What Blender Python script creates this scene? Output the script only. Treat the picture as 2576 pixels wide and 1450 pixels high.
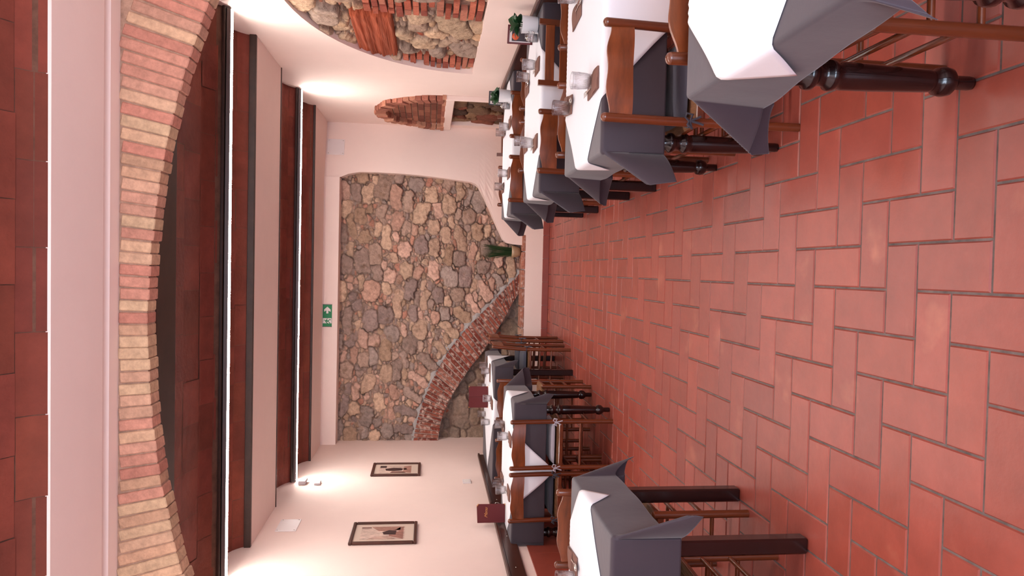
import bpy, bmesh, math, random
import numpy as np
from mathutils import Vector, Matrix
PI = math.pi
sin, cos = math.sin, math.cos
scene = bpy.context.scene
for o in list(bpy.data.objects):
    bpy.data.objects.remove(o)
COL = scene.collection

# ------------------------------------------------------------------ camera
FPX, YAW, PITCH, ROLL, EYE = 1800.0, 0.0333, math.atan(208/1800.0), 0.02, 1.47
cam_d = bpy.data.cameras.new('camera')
cam_d.sensor_fit = 'HORIZONTAL'
cam_d.sensor_width = 36.0
cam_d.lens = FPX*36.0/2576.0
cam_d.clip_start = 0.02
cam = bpy.data.objects.new('camera', cam_d)
COL.objects.link(cam)
_f = Vector((-sin(YAW)*cos(PITCH), cos(YAW)*cos(PITCH), -sin(PITCH)))
_r = Vector((cos(YAW), sin(YAW), 0))
_u = _r.cross(_f)
# the photograph lies on its side: the picture's right is the room's down
_x = sin(ROLL)*_r - cos(ROLL)*_u
_y = cos(ROLL)*_r + sin(ROLL)*_u
_z = -_f
cam.matrix_world = Matrix(((_x.x, _y.x, _z.x, 0), (_x.y, _y.y, _z.y, 0), (_x.z, _y.z, _z.z, EYE), (0, 0, 0, 1)))
scene.camera = cam

# ------------------------------------------------------------------ render look, world, daylight
scene.view_settings.view_transform = 'Standard'
scene.view_settings.look = 'None'
scene.view_settings.gamma = 1.0
scene.view_settings.use_curve_mapping = False
scene.view_settings.exposure = 0.0
scene.cycles.use_denoising = True
scene.cycles.max_bounces = 8
scene.cycles.diffuse_bounces = 4
scene.cycles.glossy_bounces = 3
scene.cycles.transmission_bounces = 8
scene.cycles.caustics_reflective = False
scene.cycles.caustics_refractive = False
scene.cycles.sample_clamp_indirect = 6.0
world = bpy.data.worlds.new('sky')
scene.world = world
world.use_nodes = True
world.node_tree.nodes['Background'].inputs[0].default_value = (0.75, 0.85, 1.0, 1)
world.node_tree.nodes['Background'].inputs[1].default_value = 1.0
LED_POWER = 122.0
DAY_POWER = 215.0
DAY_COLOR = (0.66, 0.80, 1.0)
day_d = bpy.data.lights.new('daylight', 'AREA')
day_d.shape = 'RECTANGLE'
day_d.size, day_d.size_y = 2.2, 1.9
day_d.energy = DAY_POWER
day_d.color = DAY_COLOR
day = bpy.data.objects.new('daylight', day_d)
COL.objects.link(day)
day.location = (0.1, -1.75, 1.35)
day.rotation_euler = (PI/2+.80, 0, 0)          # shines in through the open doorway behind the camera

# ------------------------------------------------------------------ helpers: meshes
class MB:
    """collects shapes, then links them as ONE mesh object"""
    def __init__(s):
        s.v = []; s.f = []; s.m = []; s.c = []; s.sm = []
    def add(s, verts, faces, mat=0, col=(1, 1, 1), smooth=False, X=None):
        b = len(s.v)
        for p in verts:
            p = Vector(p)
            s.v.append(X @ p if X is not None else p)
        for f in faces:
            s.f.append([b+i for i in f]); s.m.append(mat); s.c.append(col); s.sm.append(smooth)
    def box(s, c, d, mat=0, col=(1, 1, 1), X=None, bev=0.0):
        x, y, z = d[0]/2, d[1]/2, d[2]/2
        if bev <= 0:
            vs = [(c[0]+i*x, c[1]+j*y, c[2]+k*z) for i in (-1, 1) for j in (-1, 1) for k in (-1, 1)]
            s.add(vs, [(0, 1, 3, 2), (4, 6, 7, 5), (0, 4, 5, 1), (2, 3, 7, 6), (0, 2, 6, 4), (1, 5, 7, 3)], mat, col, False, X)
        else:
            b = min(bev, x*.9, y*.9, z*.9)
            vs = []; idx = {}
            for i in (-1, 1):
                for j in (-1, 1):
                    for k in (-1, 1):
                        for a in range(3):
                            p = [i*(x-b), j*(y-b), k*(z-b)]
                            p[a] += (i, j, k)[a]*b
                            idx[(i, j, k, a)] = len(vs)
                            vs.append((c[0]+p[0], c[1]+p[1], c[2]+p[2]))
            fs = []
            S = (-1, 1)
            for a in range(3):
                o1, o2 = [q for q in range(3) if q != a]
                for sg in S:
                    q = []
                    for (m, n) in ((-1, -1), (1, -1), (1, 1), (-1, 1)):
                        t = [0, 0, 0]; t[a] = sg; t[o1] = m; t[o2] = n
                        q.append(idx[(t[0], t[1], t[2], a)])
                    fs.append(q)
            for a in range(3):           # edges along axis a
                o1, o2 = [q for q in range(3) if q != a]
                for m in S:
                    for n in S:
                        q = []
                        for sg, ax in ((-1, o1), (1, o1), (1, o2), (-1, o2)):
                            t = [0, 0, 0]; t[a] = sg; t[o1] = m; t[o2] = n
                            q.append(idx[(t[0], t[1], t[2], ax)])
                        fs.append(q)
            for i in S:
                for j in S:
                    for k in S:
                        fs.append([idx[(i, j, k, 0)], idx[(i, j, k, 1)], idx[(i, j, k, 2)]])
            s.add(vs, fs, mat, col, False, X)
    def tube(s, pts, rad, n=12, mat=0, col=(1, 1, 1), X=None, cap=True):
        pts = [Vector(p) for p in pts]
        if not isinstance(rad, (list, tuple)):
            rad = [rad]*len(pts)
        vs = []; fs = []
        ref = None
        for i, p in enumerate(pts):
            d = (pts[min(i+1, len(pts)-1)]-pts[max(i-1, 0)]).normalized()
            if ref is None:
                a = Vector((1, 0, 0)) if abs(d.x) < .8 else Vector((0, 1, 0))
                ref = (a-d*a.dot(d)).normalized()
            else:
                ref = (ref-d*ref.dot(d)).normalized()
            q = d.cross(ref)
            for k in range(n):
                t = 2*PI*k/n
                vs.append(p+(ref*cos(t)+q*sin(t))*rad[i])
        for i in range(len(pts)-1):
            for k in range(n):
                k2 = (k+1) % n
                fs.append((i*n+k, i*n+k2, (i+1)*n+k2, (i+1)*n+k))
        s.add(vs, fs, mat, col, True, X)
        if cap:
            e = (len(pts)-1)*n
            s.add([vs[k] for k in range(n)], [tuple(range(n))[::-1]], mat, col, False, X)
            s.add([vs[e+k] for k in range(n)], [tuple(range(n))], mat, col, False, X)
    def lathe(s, prof, n=24, mat=0, col=(1, 1, 1), X=None, smooth=True, fn=None):
        vs = []; fs = []
        for i, (r, z) in enumerate(prof):
            for k in range(n):
                t = 2*PI*k/n
                rr = r if fn is None else fn(r, z, t, i)
                vs.append((rr*cos(t), rr*sin(t), z))
        for i in range(len(prof)-1):
            for k in range(n):
                k2 = (k+1) % n
                fs.append((i*n+k, i*n+k2, (i+1)*n+k2, (i+1)*n+k))
        s.add(vs, fs, mat, col, smooth, X)
    def prism(s, poly, o, ux, uy, uz, h0, h1, mat=0, col=(1, 1, 1)):
        """polygon in the plane (ux, uy) at o, thickened along uz from h0 to h1"""
        o, ux, uy, uz = Vector(o), Vector(ux), Vector(uy), Vector(uz)
        n = len(poly)
        vs = [o+ux*a+uy*b+uz*h0 for a, b in poly]+[o+ux*a+uy*b+uz*h1 for a, b in poly]
        fs = [tuple(range(n))[::-1], tuple(range(n, 2*n))]
        fs += [(i, (i+1) % n, n+(i+1) % n, n+i) for i in range(n)]
        s.add(vs, fs, mat, col)
    def grid(s, P, mat=0, col=(1, 1, 1), smooth=True, X=None):
        nr, nc = len(P), len(P[0])
        vs = [p for row in P for p in row]
        fs = [(i*nc+j, i*nc+j+1, (i+1)*nc+j+1, (i+1)*nc+j) for i in range(nr-1) for j in range(nc-1)]
        s.add(vs, fs, mat, col, smooth, X)
    def mesh(s, name, mats):
        me = bpy.data.meshes.new(name)
        me.from_pydata([tuple(p) for p in s.v], [], s.f)
        for m in (mats if isinstance(mats, (list, tuple)) else [mats]):
            me.materials.append(m)
        n = len(me.polygons)
        me.polygons.foreach_set('material_index', s.m)
        me.polygons.foreach_set('use_smooth', s.sm)
        at = me.color_attributes.new('Col', 'FLOAT_COLOR', 'CORNER')
        tot = np.repeat(np.array([(c[0], c[1], c[2], 1.0) for c in s.c], dtype=np.float32),
                        [len(f) for f in s.f], axis=0)
        at.data.foreach_set('color', tot.ravel())
        me.update()
        bm = bmesh.new(); bm.from_mesh(me)
        bmesh.ops.recalc_face_normals(bm, faces=bm.faces)
        bm.to_mesh(me); bm.free()
        return me
    def build(s, name, mats, parent=None, solid=0.0, recalc=True):
        me = s.mesh(name, mats)
        o = bpy.data.objects.new(name, me)
        COL.objects.link(o)
        if parent is not None:
            o.parent = parent
        if solid:
            md = o.modifiers.new('thick', 'SOLIDIFY'); md.thickness = solid; md.offset = 0
        return o

def tag(o, label=None, cat=None, group=None, kind=None):
    for k, v in (('label', label), ('category', cat), ('group', group), ('kind', kind)):
        if v:
            o[k] = v
    return o
def struct(o):
    o['kind'] = 'structure'; return o
def thing(name, label, cat, loc, rz=0.0, group=None):
    o = bpy.data.objects.new(name, None)
    COL.objects.link(o)
    o.empty_display_size = .05
    o.location = loc; o.rotation_euler = (0, 0, rz)
    return tag(o, label, cat, group)
def dup(src, loc, rz, label, group=None):
    r = src.copy(); COL.objects.link(r)
    r.location = loc; r.rotation_euler = (0, 0, rz)
    r['label'] = label
    if group: r['group'] = group
    for ch in list(src.children):
        c = ch.copy(); COL.objects.link(c); c.parent = r
        for g in list(ch.children):
            d = g.copy(); COL.objects.link(d); d.parent = c
    return r

# ------------------------------------------------------------------ helpers: materials
def s2l(c):
    return tuple((x/12.92 if x <= .04045 else ((x+.055)/1.055)**2.4) for x in c)
def rgb(r, g, b):
    return s2l((r/255.0, g/255.0, b/255.0))
def mat(name, col, rough=.6, spec=.5, metal=0.0, attr=False, noise=None, bump=None, coat=0.0, sheen=0.0, mix=None, trans=0.0):
    """noise=(scale, amount, stretch)  bump=(scale, distance, stretch)  mix=(colour, scale, lo, hi, stretch)"""
    m = bpy.data.materials.new(name); m.use_nodes = True
    nt = m.node_tree; N = nt.nodes; L = nt.links
    b = N['Principled BSDF']
    b.inputs['Roughness'].default_value = rough
    b.inputs['Specular IOR Level'].default_value = spec
    b.inputs['Metallic'].default_value = metal
    b.inputs['Coat Weight'].default_value = coat
    b.inputs['Coat Roughness'].default_value = .12
    b.inputs['Sheen Weight'].default_value = sheen
    b.inputs['Transmission Weight'].default_value = trans
    tc = N.new('ShaderNodeTexCoord')
    def mapped(st):
        mp = N.new('ShaderNodeMapping')
        L.new(tc.outputs['Object'], mp.inputs['Vector'])
        mp.inputs['Scale'].default_value = st
        return mp.outputs['Vector']
    cur = None
    rgbn = N.new('ShaderNodeRGB'); rgbn.outputs[0].default_value = (*col, 1); cur = rgbn.outputs[0]
    if attr:
        a = N.new('ShaderNodeAttribute'); a.attribute_name = 'Col'
        mx = N.new('ShaderNodeMix'); mx.data_type = 'RGBA'; mx.blend_type = 'MULTIPLY'; mx.inputs['Factor'].default_value = 1
        L.new(cur, mx.inputs['A']); L.new(a.outputs['Color'], mx.inputs['B']); cur = mx.outputs['Result']
    if mix:
        c2, sc, lo, hi, st = mix
        nz = N.new('ShaderNodeTexNoise'); nz.inputs['Scale'].default_value = sc; nz.inputs['Detail'].default_value = 5
        L.new(mapped(st), nz.inputs['Vector'])
        mr = N.new('ShaderNodeMapRange'); mr.inputs['From Min'].default_value = lo; mr.inputs['From Max'].default_value = hi
        L.new(nz.outputs['Fac'], mr.inputs['Value'])
        mx = N.new('ShaderNodeMix'); mx.data_type = 'RGBA'
        L.new(mr.outputs['Result'], mx.inputs['Factor']); L.new(cur, mx.inputs['A'])
        mx.inputs['B'].default_value = (*c2, 1); cur = mx.outputs['Result']
    if noise:
        sc, am, st = noise
        nz = N.new('ShaderNodeTexNoise'); nz.inputs['Scale'].default_value = sc; nz.inputs['Detail'].default_value = 6
        nz.inputs['Roughness'].default_value = .65
        L.new(mapped(st), nz.inputs['Vector'])
        mr = N.new('ShaderNodeMapRange'); mr.inputs['From Min'].default_value = .3; mr.inputs['From Max'].default_value = .7
        mr.inputs['To Min'].default_value = 1-am; mr.inputs['To Max'].default_value = 1+am
        L.new(nz.outputs['Fac'], mr.inputs['Value'])
        mx = N.new('ShaderNodeMix'); mx.data_type = 'RGBA'; mx.blend_type = 'MULTIPLY'; mx.inputs['Factor'].default_value = 1
        cb = N.new('ShaderNodeCombineColor')
        for k in range(3): L.new(mr.outputs['Result'], cb.inputs[k])
        L.new(cur, mx.inputs['A']); L.new(cb.outputs['Color'], mx.inputs['B']); cur = mx.outputs['Result']
    L.new(cur, b.inputs['Base Color'])
    if bump:
        sc, di, st = bump
        nz = N.new('ShaderNodeTexNoise'); nz.inputs['Scale'].default_value = sc; nz.inputs['Detail'].default_value = 6
        L.new(mapped(st), nz.inputs['Vector'])
        bp = N.new('ShaderNodeBump'); bp.inputs['Distance'].default_value = di; bp.inputs['Strength'].default_value = 1
        L.new(nz.outputs['Fac'], bp.inputs['Height']); L.new(bp.outputs['Normal'], b.inputs['Normal'])
    return m
U = (1, 1, 1)
M = {}
M['plaster'] = mat('plaster', rgb(238, 214, 204), .85, .2, noise=(3, .02, U), bump=(45, .0005, U))
M['tile'] = mat('cotto_tile', rgb(146, 69, 56), .38, .5, attr=True, noise=(9, .12, U), bump=(25, .0012, U), mix=(rgb(186, 116, 92), 3.5, .62, .85, U))
M['grout'] = mat('grout', rgb(98, 86, 82), .75, .3, noise=(16, .45, U))
M['skirt'] = mat('skirting_tile', rgb(142, 66, 52), .4, .5, noise=(6, .12, U))
M['stone'] = mat('field_stone', rgb(255, 255, 255), .9, .2, attr=True, noise=(22, .30, U), bump=(45, .012, U), mix=(rgb(120, 92, 72), 9, .58, .8, U))
M['mortar'] = mat('mortar', rgb(150, 120, 104), .95, .1, noise=(30, .35, U), bump=(50, .01, U))
M['lime'] = mat('grey_lime', rgb(165, 158, 154), .95, .1, noise=(14, .15, U), bump=(30, .01, U))
M['brick'] = mat('brick', rgb(255, 255, 255), .85, .2, attr=True, noise=(35, .22, U), bump=(60, .005, U))
M['brickwash'] = mat('limewashed_brick', rgb(255, 255, 255), .85, .2, attr=True, noise=(35, .25, U), bump=(60, .006, U), mix=(rgb(190, 160, 146), 24, .50, .66, U))
M['steel'] = mat('dark_steel', rgb(52, 30, 22), .5, .4, 0, noise=(12, .3, U))
M['maho'] = mat('mahogany', rgb(30, 10, 10), .24, .45, 0, noise=(9, .4, (1, 1, .12)), coat=.35)
M['wood'] = mat('chair_wood', rgb(104, 50, 25), .30, .5, 0, noise=(14, .30, (1, 1, .12)), coat=.35)
M['slat'] = mat('grained_slat', rgb(116, 58, 28), .30, .5, 0, noise=(22, .42, (.14, 1, 1)), coat=.35)
M['rail'] = mat('dark_board', rgb(66, 32, 20), .35, .5, 0, noise=(10, .35, (1, .08, 1)), coat=.2)
M['oldbeam'] = mat('old_red_timber', rgb(150, 72, 46), .8, .2, noise=(12, .35, (1, .1, 2.2)), bump=(18, .02, (1, .08, 2.5)))
M['rush'] = mat('rush', rgb(124, 86, 60), .8, .2, noise=(60, .3, (1, .2, 1)), bump=(90, .004, (1, .15, 1)))
M['cloth'] = mat('dark_cloth', rgb(56, 46, 54), .6, .35, noise=(7, .06, U), bump=(3, .006, U), sheen=.22)
M['paper'] = mat('white_cloth_paper', rgb(230, 230, 236), .75, .25, bump=(7, .003, U))
M['cush_dark'] = mat('dark_cushion', rgb(62, 62, 74), .85, .2, bump=(9, .006, U), sheen=.2)
M['cush_grey'] = mat('grey_cushion', rgb(178, 172, 182), .85, .2, bump=(9, .006, U), sheen=.2)
M['napkin'] = mat('brown_napkin', rgb(122, 88, 78), .8, .2, bump=(30, .001, U))
M['chrome'] = mat('cutlery_steel', rgb(200, 196, 192), .18, .5, 1.0)
M['alu'] = mat('aluminium', rgb(120, 108, 104), .4, .5, .6)
M['white'] = mat('white_glaze', rgb(232, 230, 232), .35, .5)
M['plastic'] = mat('white_plastic', rgb(226, 214, 212), .5, .4)
M['leaf'] = mat('leaf', rgb(30, 66, 34), .4, .5, noise=(12, .35, U))
M['grass'] = mat('rush_leaf', rgb(38, 62, 26), .5, .4, noise=(10, .3, U))
M['soil'] = mat('soil', rgb(50, 36, 28), .95, .1)
M['pot'] = mat('ochre_pot', rgb(168, 140, 110), .3, .5, coat=.4, mix=(rgb(140, 104, 60), 3, .45, .65, (1, 1, 3)))
M['menu'] = mat('burgundy_leather', rgb(88, 22, 26), .5, .4, bump=(120, .0008, U))
M['gold'] = mat('gold_foil', rgb(206, 150, 92), .35, .5, .6)
M['page'] = mat('page', rgb(232, 222, 206), .8, .2)
M['frame'] = mat('picture_frame', rgb(70, 36, 26), .4, .5, noise=(14, .25, U))
M['mount'] = mat('picture_mount', rgb(206, 184, 168), .8, .2)
M['sepia'] = mat('sepia', rgb(255, 255, 255), .7, .2, attr=True, noise=(34, .4, (1, 1, .5)))
M['sign_g'] = mat('sign_green', rgb(22, 120, 72), .5, .4)
M['sign_w'] = mat('sign_white', rgb(232, 222, 216), .5, .4)
M['black'] = mat('black_frame', rgb(30, 18, 18), .4, .5)
M['card'] = mat('printed_card', rgb(255, 255, 255), .5, .4, attr=True)
M['rubberplant'] = M['leaf']

def glass_mat():
    m = bpy.data.materials.new('clear_glass'); m.use_nodes = True
    nt = m.node_tree; N = nt.nodes; L = nt.links
    N.remove(N['Principled BSDF'])
    g = N.new('ShaderNodeBsdfGlass'); g.inputs['IOR'].default_value = 1.45; g.inputs['Roughness'].default_value = .01
    g.inputs['Color'].default_value = (.98, .98, .99, 1)
    tr = N.new('ShaderNodeBsdfTransparent'); tr.inputs['Color'].default_value = (.97, .97, .98, 1)
    mx = N.new('ShaderNodeMixShader'); mx.inputs[0].default_value = .48
    L.new(tr.outputs[0], mx.inputs[1]); L.new(g.outputs[0], mx.inputs[2])
    L.new(mx.outputs[0], N['Material Output'].inputs[0])
    return m
M['glass'] = glass_mat()
def led_mat():
    m = bpy.data.materials.new('led_diffuser'); m.use_nodes = True
    nt = m.node_tree; N = nt.nodes; L = nt.links
    N.remove(N['Principled BSDF'])
    e = N.new('ShaderNodeEmission'); e.inputs['Color'].default_value = (1, .93, .88, 1); e.inputs['Strength'].default_value = LED_POWER
    L.new(e.outputs[0], N['Material Output'].inputs[0])
    return m
M['led'] = led_mat()
def vault_mat():
    """large flat terracotta tiles laid along the room's width"""
    m = mat('vault_tile', rgb(108, 50, 38), .8, .25, attr=True, noise=(5, .22, U), bump=(30, .004, U))
    return m
M['vault'] = vault_mat()
M['vaultbed'] = mat('vault_bedding', rgb(96, 66, 54), .9, .1, noise=(14, .3, U))
M['palebed'] = mat('pale_bedding', rgb(182, 154, 140), .95, .1, noise=(30, .3, U), bump=(60, .006, U))
M['archbed'] = mat('arch_mortar', rgb(164, 130, 110), .95, .1, noise=(30, .3, U), bump=(60, .004, U))

rnd = random.Random(7)
XL, XR, YB = -2.24, 1.69, -1.8      # picture wall, niche wall, back wall
YF = 8.80                           # low part of the end wall
ZC = 2.81                           # flat plaster of the ceiling

# ------------------------------------------------------------------ floor: herringbone of cotto tiles
def make_floor():
    mb = MB()
    w, X0, Y0, rot, g = .146, .0953, 1.8755, .009, .0035
    Mx = Matrix.Translation((X0, Y0, 0)) @ Matrix.Rotation(rot, 4, 'Z')
    mb.add([(XL-.3, YB-.1, -.004), (XR+.3, YB-.1, -.004), (XR+.3, YF+.2, -.004), (XL-.3, YF+.2, -.004)], [(0, 1, 2, 3)], 1)
    rr = random.Random(3)
    for i in range(-18, 13):
        for j in range(-27, 50):
            s = (i-j+3) % 4
            if s == 0: a, b, c, d = i*w, j*w, (i+2)*w, (j+1)*w
            elif s == 3: a, b, c, d = i*w, j*w, (i+1)*w, (j+2)*w
            else: continue
            p = Mx @ Vector(((a+c)/2, (b+d)/2, 0))
            if p.x < XL-.25 or p.x > XR+.25 or p.y < YB-.1 or p.y > YF+.1: continue
            a += g; b += g; c -= g; d -= g
            e = .004
            k = rr.uniform(.86, 1.1); t = rr.uniform(-.05, .05)
            col = (k*(1+t*.4), k, k*(1-t))
            z = [rr.uniform(-.0007, .0007) for _ in range(4)]
            vs = [(a, b, -.004), (c, b, -.004), (c, d, -.004), (a, d, -.004),
                  (a+e, b+e, z[0]), (c-e, b+e, z[1]), (c-e, d-e, z[2]), (a+e, d-e, z[3])]
            mb.add(vs, [(0, 1, 5, 4), (1, 2, 6, 5), (2, 3, 7, 6), (3, 0, 4, 7), (4, 5, 6, 7)], 0, col, False, Mx)
    return struct(mb.build('floor', [M['tile'], M['grout']]))
make_floor()

# ------------------------------------------------------------------ stonework generator
def cells(seeds, bbox, sx=1.0, near=22, gap=.006):
    """power diagram of seeds (x, y, radius); returns one convex polygon per seed (x scaled by 1/sx while cutting)"""
    S = np.array([(x/sx, y, r) for x, y, r in seeds])
    P = S[:, :2]; W = S[:, 2]**2
    out = []
    x0, y0, x1, y1 = bbox
    for i in range(len(S)):
        d = ((P-P[i])**2).sum(1)-W
        order = np.argsort(((P-P[i])**2).sum(1))[1:near]
        poly = [(x0/sx, y0), (x1/sx, y0), (x1/sx, y1), (x0/sx, y1)]
        for j in order:
            n = P[j]-P[i]
            c = (P[j]@P[j]-P[i]@P[i]+W[i]-W[j])/2-gap*math.sqrt(n@n)
            res = []
            for k in range(len(poly)):
                p, q = poly[k], poly[(k+1) % len(poly)]
                dp = n[0]*p[0]+n[1]*p[1]-c; dq = n[0]*q[0]+n[1]*q[1]-c
                if dp <= 0: res.append(p)
                if (dp < 0 < dq) or (dq < 0 < dp):
                    t = dp/(dp-dq)
                    res.append((p[0]+(q[0]-p[0])*t, p[1]+(q[1]-p[1])*t))
            poly = res
            if len(poly) < 3: break
        out.append([(a*sx, b) for a, b in poly] if len(poly) >= 3 else None)
    return out
def scatter(bbox, radii, inside, rr, sx=1.0, fixed=(), tries=6000, pack=.92):
    S = list(fixed)
    x0, y0, x1, y1 = bbox
    for r in radii:
        for _ in range(tries):
            x, y = rr.uniform(x0, x1), rr.uniform(y0, y1)
            if not inside(x, y): continue
            if all(((x-a)/sx)**2+(y-b)**2 > ((r+c)*pack)**2 for a, b, c in S):
                S.append((x, y, r))
    return S
def inset(poly, gap):
    cx = sum(p[0] for p in poly)/len(poly); cy = sum(p[1] for p in poly)/len(poly)
    out = []
    for x, y in poly:
        d = math.hypot(x-cx, y-cy)
        k = max(.35, 1-gap/max(d, 1e-4))
        out.append((cx+(x-cx)*k, cy+(y-cy)*k))
    return out
def chaikin(poly, n=1, q=.25):
    for _ in range(n):
        o = []
        for i in range(len(poly)):
            a, b = poly[i], poly[(i+1) % len(poly)]
            o.append((a[0]*(1-q)+b[0]*q, a[1]*(1-q)+b[1]*q)); o.append((a[0]*q+b[0]*(1-q), a[1]*q+b[1]*(1-q)))
        poly = o
    return poly
STONES = [rgb(164, 136, 120), rgb(180, 148, 126), rgb(150, 126, 114), rgb(176, 138, 120), rgb(190, 158, 134), rgb(142, 120, 112), rgb(162, 132, 110), rgb(194, 156, 138), rgb(152, 132, 122)]
BRICKS = [rgb(158, 82, 62), rgb(174, 98, 76), rgb(142, 72, 58), rgb(168, 106, 86)]
def stone(mb, poly, fn, rr, h, gap=.008, mat=0, col=None):
    """fn(u, v, d) -> point; d = height above the wall face"""
    if poly is None or len(poly) < 3: return
    ar = abs(sum(poly[i][0]*poly[(i+1) % len(poly)][1]-poly[(i+1) % len(poly)][0]*poly[i][1] for i in range(len(poly))))/2
    if ar < .0003: return
    small = ar < .006
    p = chaikin(poly, 1, .13)
    q = []
    for k in range(len(p)):
        a, b = p[k], p[(k+1) % len(p)]
        q.append(a)
        if math.hypot(b[0]-a[0], b[1]-a[1]) > .06: q.append(((a[0]+b[0])/2, (a[1]+b[1])/2))
    j = .0045 if not small else .002
    p = [(x+rr.gauss(0, j), y+rr.gauss(0, j)) for x, y in q]
    n = len(p)
    cx = sum(q[0] for q in p)/n; cy = sum(q[1] for q in p)/n
    H = h*rr.uniform(.5, 1.15)*(.7 if small else 1)
    tx, ty = rr.uniform(-.1, .1), rr.uniform(-.1, .1)
    if col is None:
        if small and rr.random() < .3: col = rr.choice(BRICKS)
        else: col = rr.choice(STONES)
        k = rr.uniform(.85, 1.15); col = tuple(c*k for c in col)
    rings = [(1.0, -.035), (.985, .45*H), (.93, .85*H), (.62, H)]
    vs = []
    for ri, (k, d) in enumerate(rings):
        for x, y in p:
            X, Y = cx+(x-cx)*k, cy+(y-cy)*k
            dd = d+(0 if ri == 0 else (tx*(X-cx)+ty*(Y-cy))+rr.gauss(0, .09*h))
            vs.append(fn(X, Y, dd))
    vs.append(fn(cx, cy, H*1.02))
    fs = []
    for r in range(len(rings)-1):
        for i in range(n):
            fs.append((r*n+i, r*n+(i+1) % n, (r+1)*n+(i+1) % n, (r+1)*n+i))
    r = len(rings)-1
    fs += [(r*n+i, r*n+(i+1) % n, len(vs)-1) for i in range(n)]
    mb.add(vs, fs, mat, col, True)
def brick(mb, quad, fn, rr, h, mat=1, col=None, back=-.05):
    """quad of 4 (u, v) corners"""
    cx = sum(q[0] for q in quad)/4; cy = sum(q[1] for q in quad)/4
    if col is None:
        k = rr.uniform(.82, 1.12); col = tuple(c*k for c in rr.choice(BRICKS))
    H = h*rr.uniform(.7, 1.2)
    vs = []
    e = .005
    for lvl, d in ((0, back), (0, H*.75), (1, H)):
        for x, y in quad:
            L = math.hypot(x-cx, y-cy)
            k = 1-(e/L if lvl else 0)
            vs.append(fn(cx+(x-cx)*k+rr.gauss(0, .0012), cy+(y-cy)*k+rr.gauss(0, .0012), d+rr.gauss(0, .001)))
    fs = [(0, 1, 5, 4), (1, 2, 6, 5), (2, 3, 7, 6), (3, 0, 4, 7), (4, 5, 9, 8), (5, 6, 10, 9), (6, 7, 11, 10), (7, 4, 8, 11), (8, 9, 10, 11)]
    mb.add(vs, fs, mat, col, False)

def lattice(nu, nv, cu, cv, rng):
    """smooth random field on an nu x nv grid from a coarse lattice of cu x cv cells"""
    g = rng.normal(size=(cu+2, cv+2))
    a = np.linspace(0, cu-1e-6, nu); b = np.linspace(0, cv-1e-6, nv)
    i = a.astype(int); j = b.astype(int)
    fa = (a-i); fb = (b-j); fa = fa*fa*(3-2*fa); fb = fb*fb*(3-2*fb)
    A = g[np.ix_(i, j)]; B = g[np.ix_(i+1, j)]; C_ = g[np.ix_(i, j+1)]; D = g[np.ix_(i+1, j+1)]
    fa = fa[:, None]; fb = fb[None, :]
    return (A*(1-fa)+B*fa)*(1-fb)+(C_*(1-fa)+D*fa)*fb
def rubble(bbox, ok, fixed, kinds, seed, tilt=.18):
    """irregular building stones as capsules (u, v, half length, angle, radius), large ones first"""
    rr = random.Random(seed)
    out = []; pts = []
    def samples(c):
        u, v, hl, an, r = c
        return [(u+hl*q*cos(an), v+hl*q*sin(an), r) for q in ((-1, -.33, .33, 1) if hl > .02 else (0,))]
    for c in fixed:
        out.append(c); pts += samples(c)
    P = np.array(pts) if pts else np.zeros((0, 3))
    for r, hl, tries in kinds:
        for _ in range(tries):
            u, v = rr.uniform(bbox[0], bbox[2]), rr.uniform(bbox[1], bbox[3])
            if not ok(u, v): continue
            c = (u, v, hl*rr.uniform(.2, 1.25), rr.gauss(0, tilt), r*rr.uniform(.85, 1.15))
            S = samples(c); hit = False
            if len(P):
                for a, b, q in S:
                    if (np.hypot(P[:, 0]-a, P[:, 1]-b) < (P[:, 2]+q)*.93).any(): hit = True; break
            if hit: continue
            out.append(c); P = np.vstack([P, np.array(S)])
    return out
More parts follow.
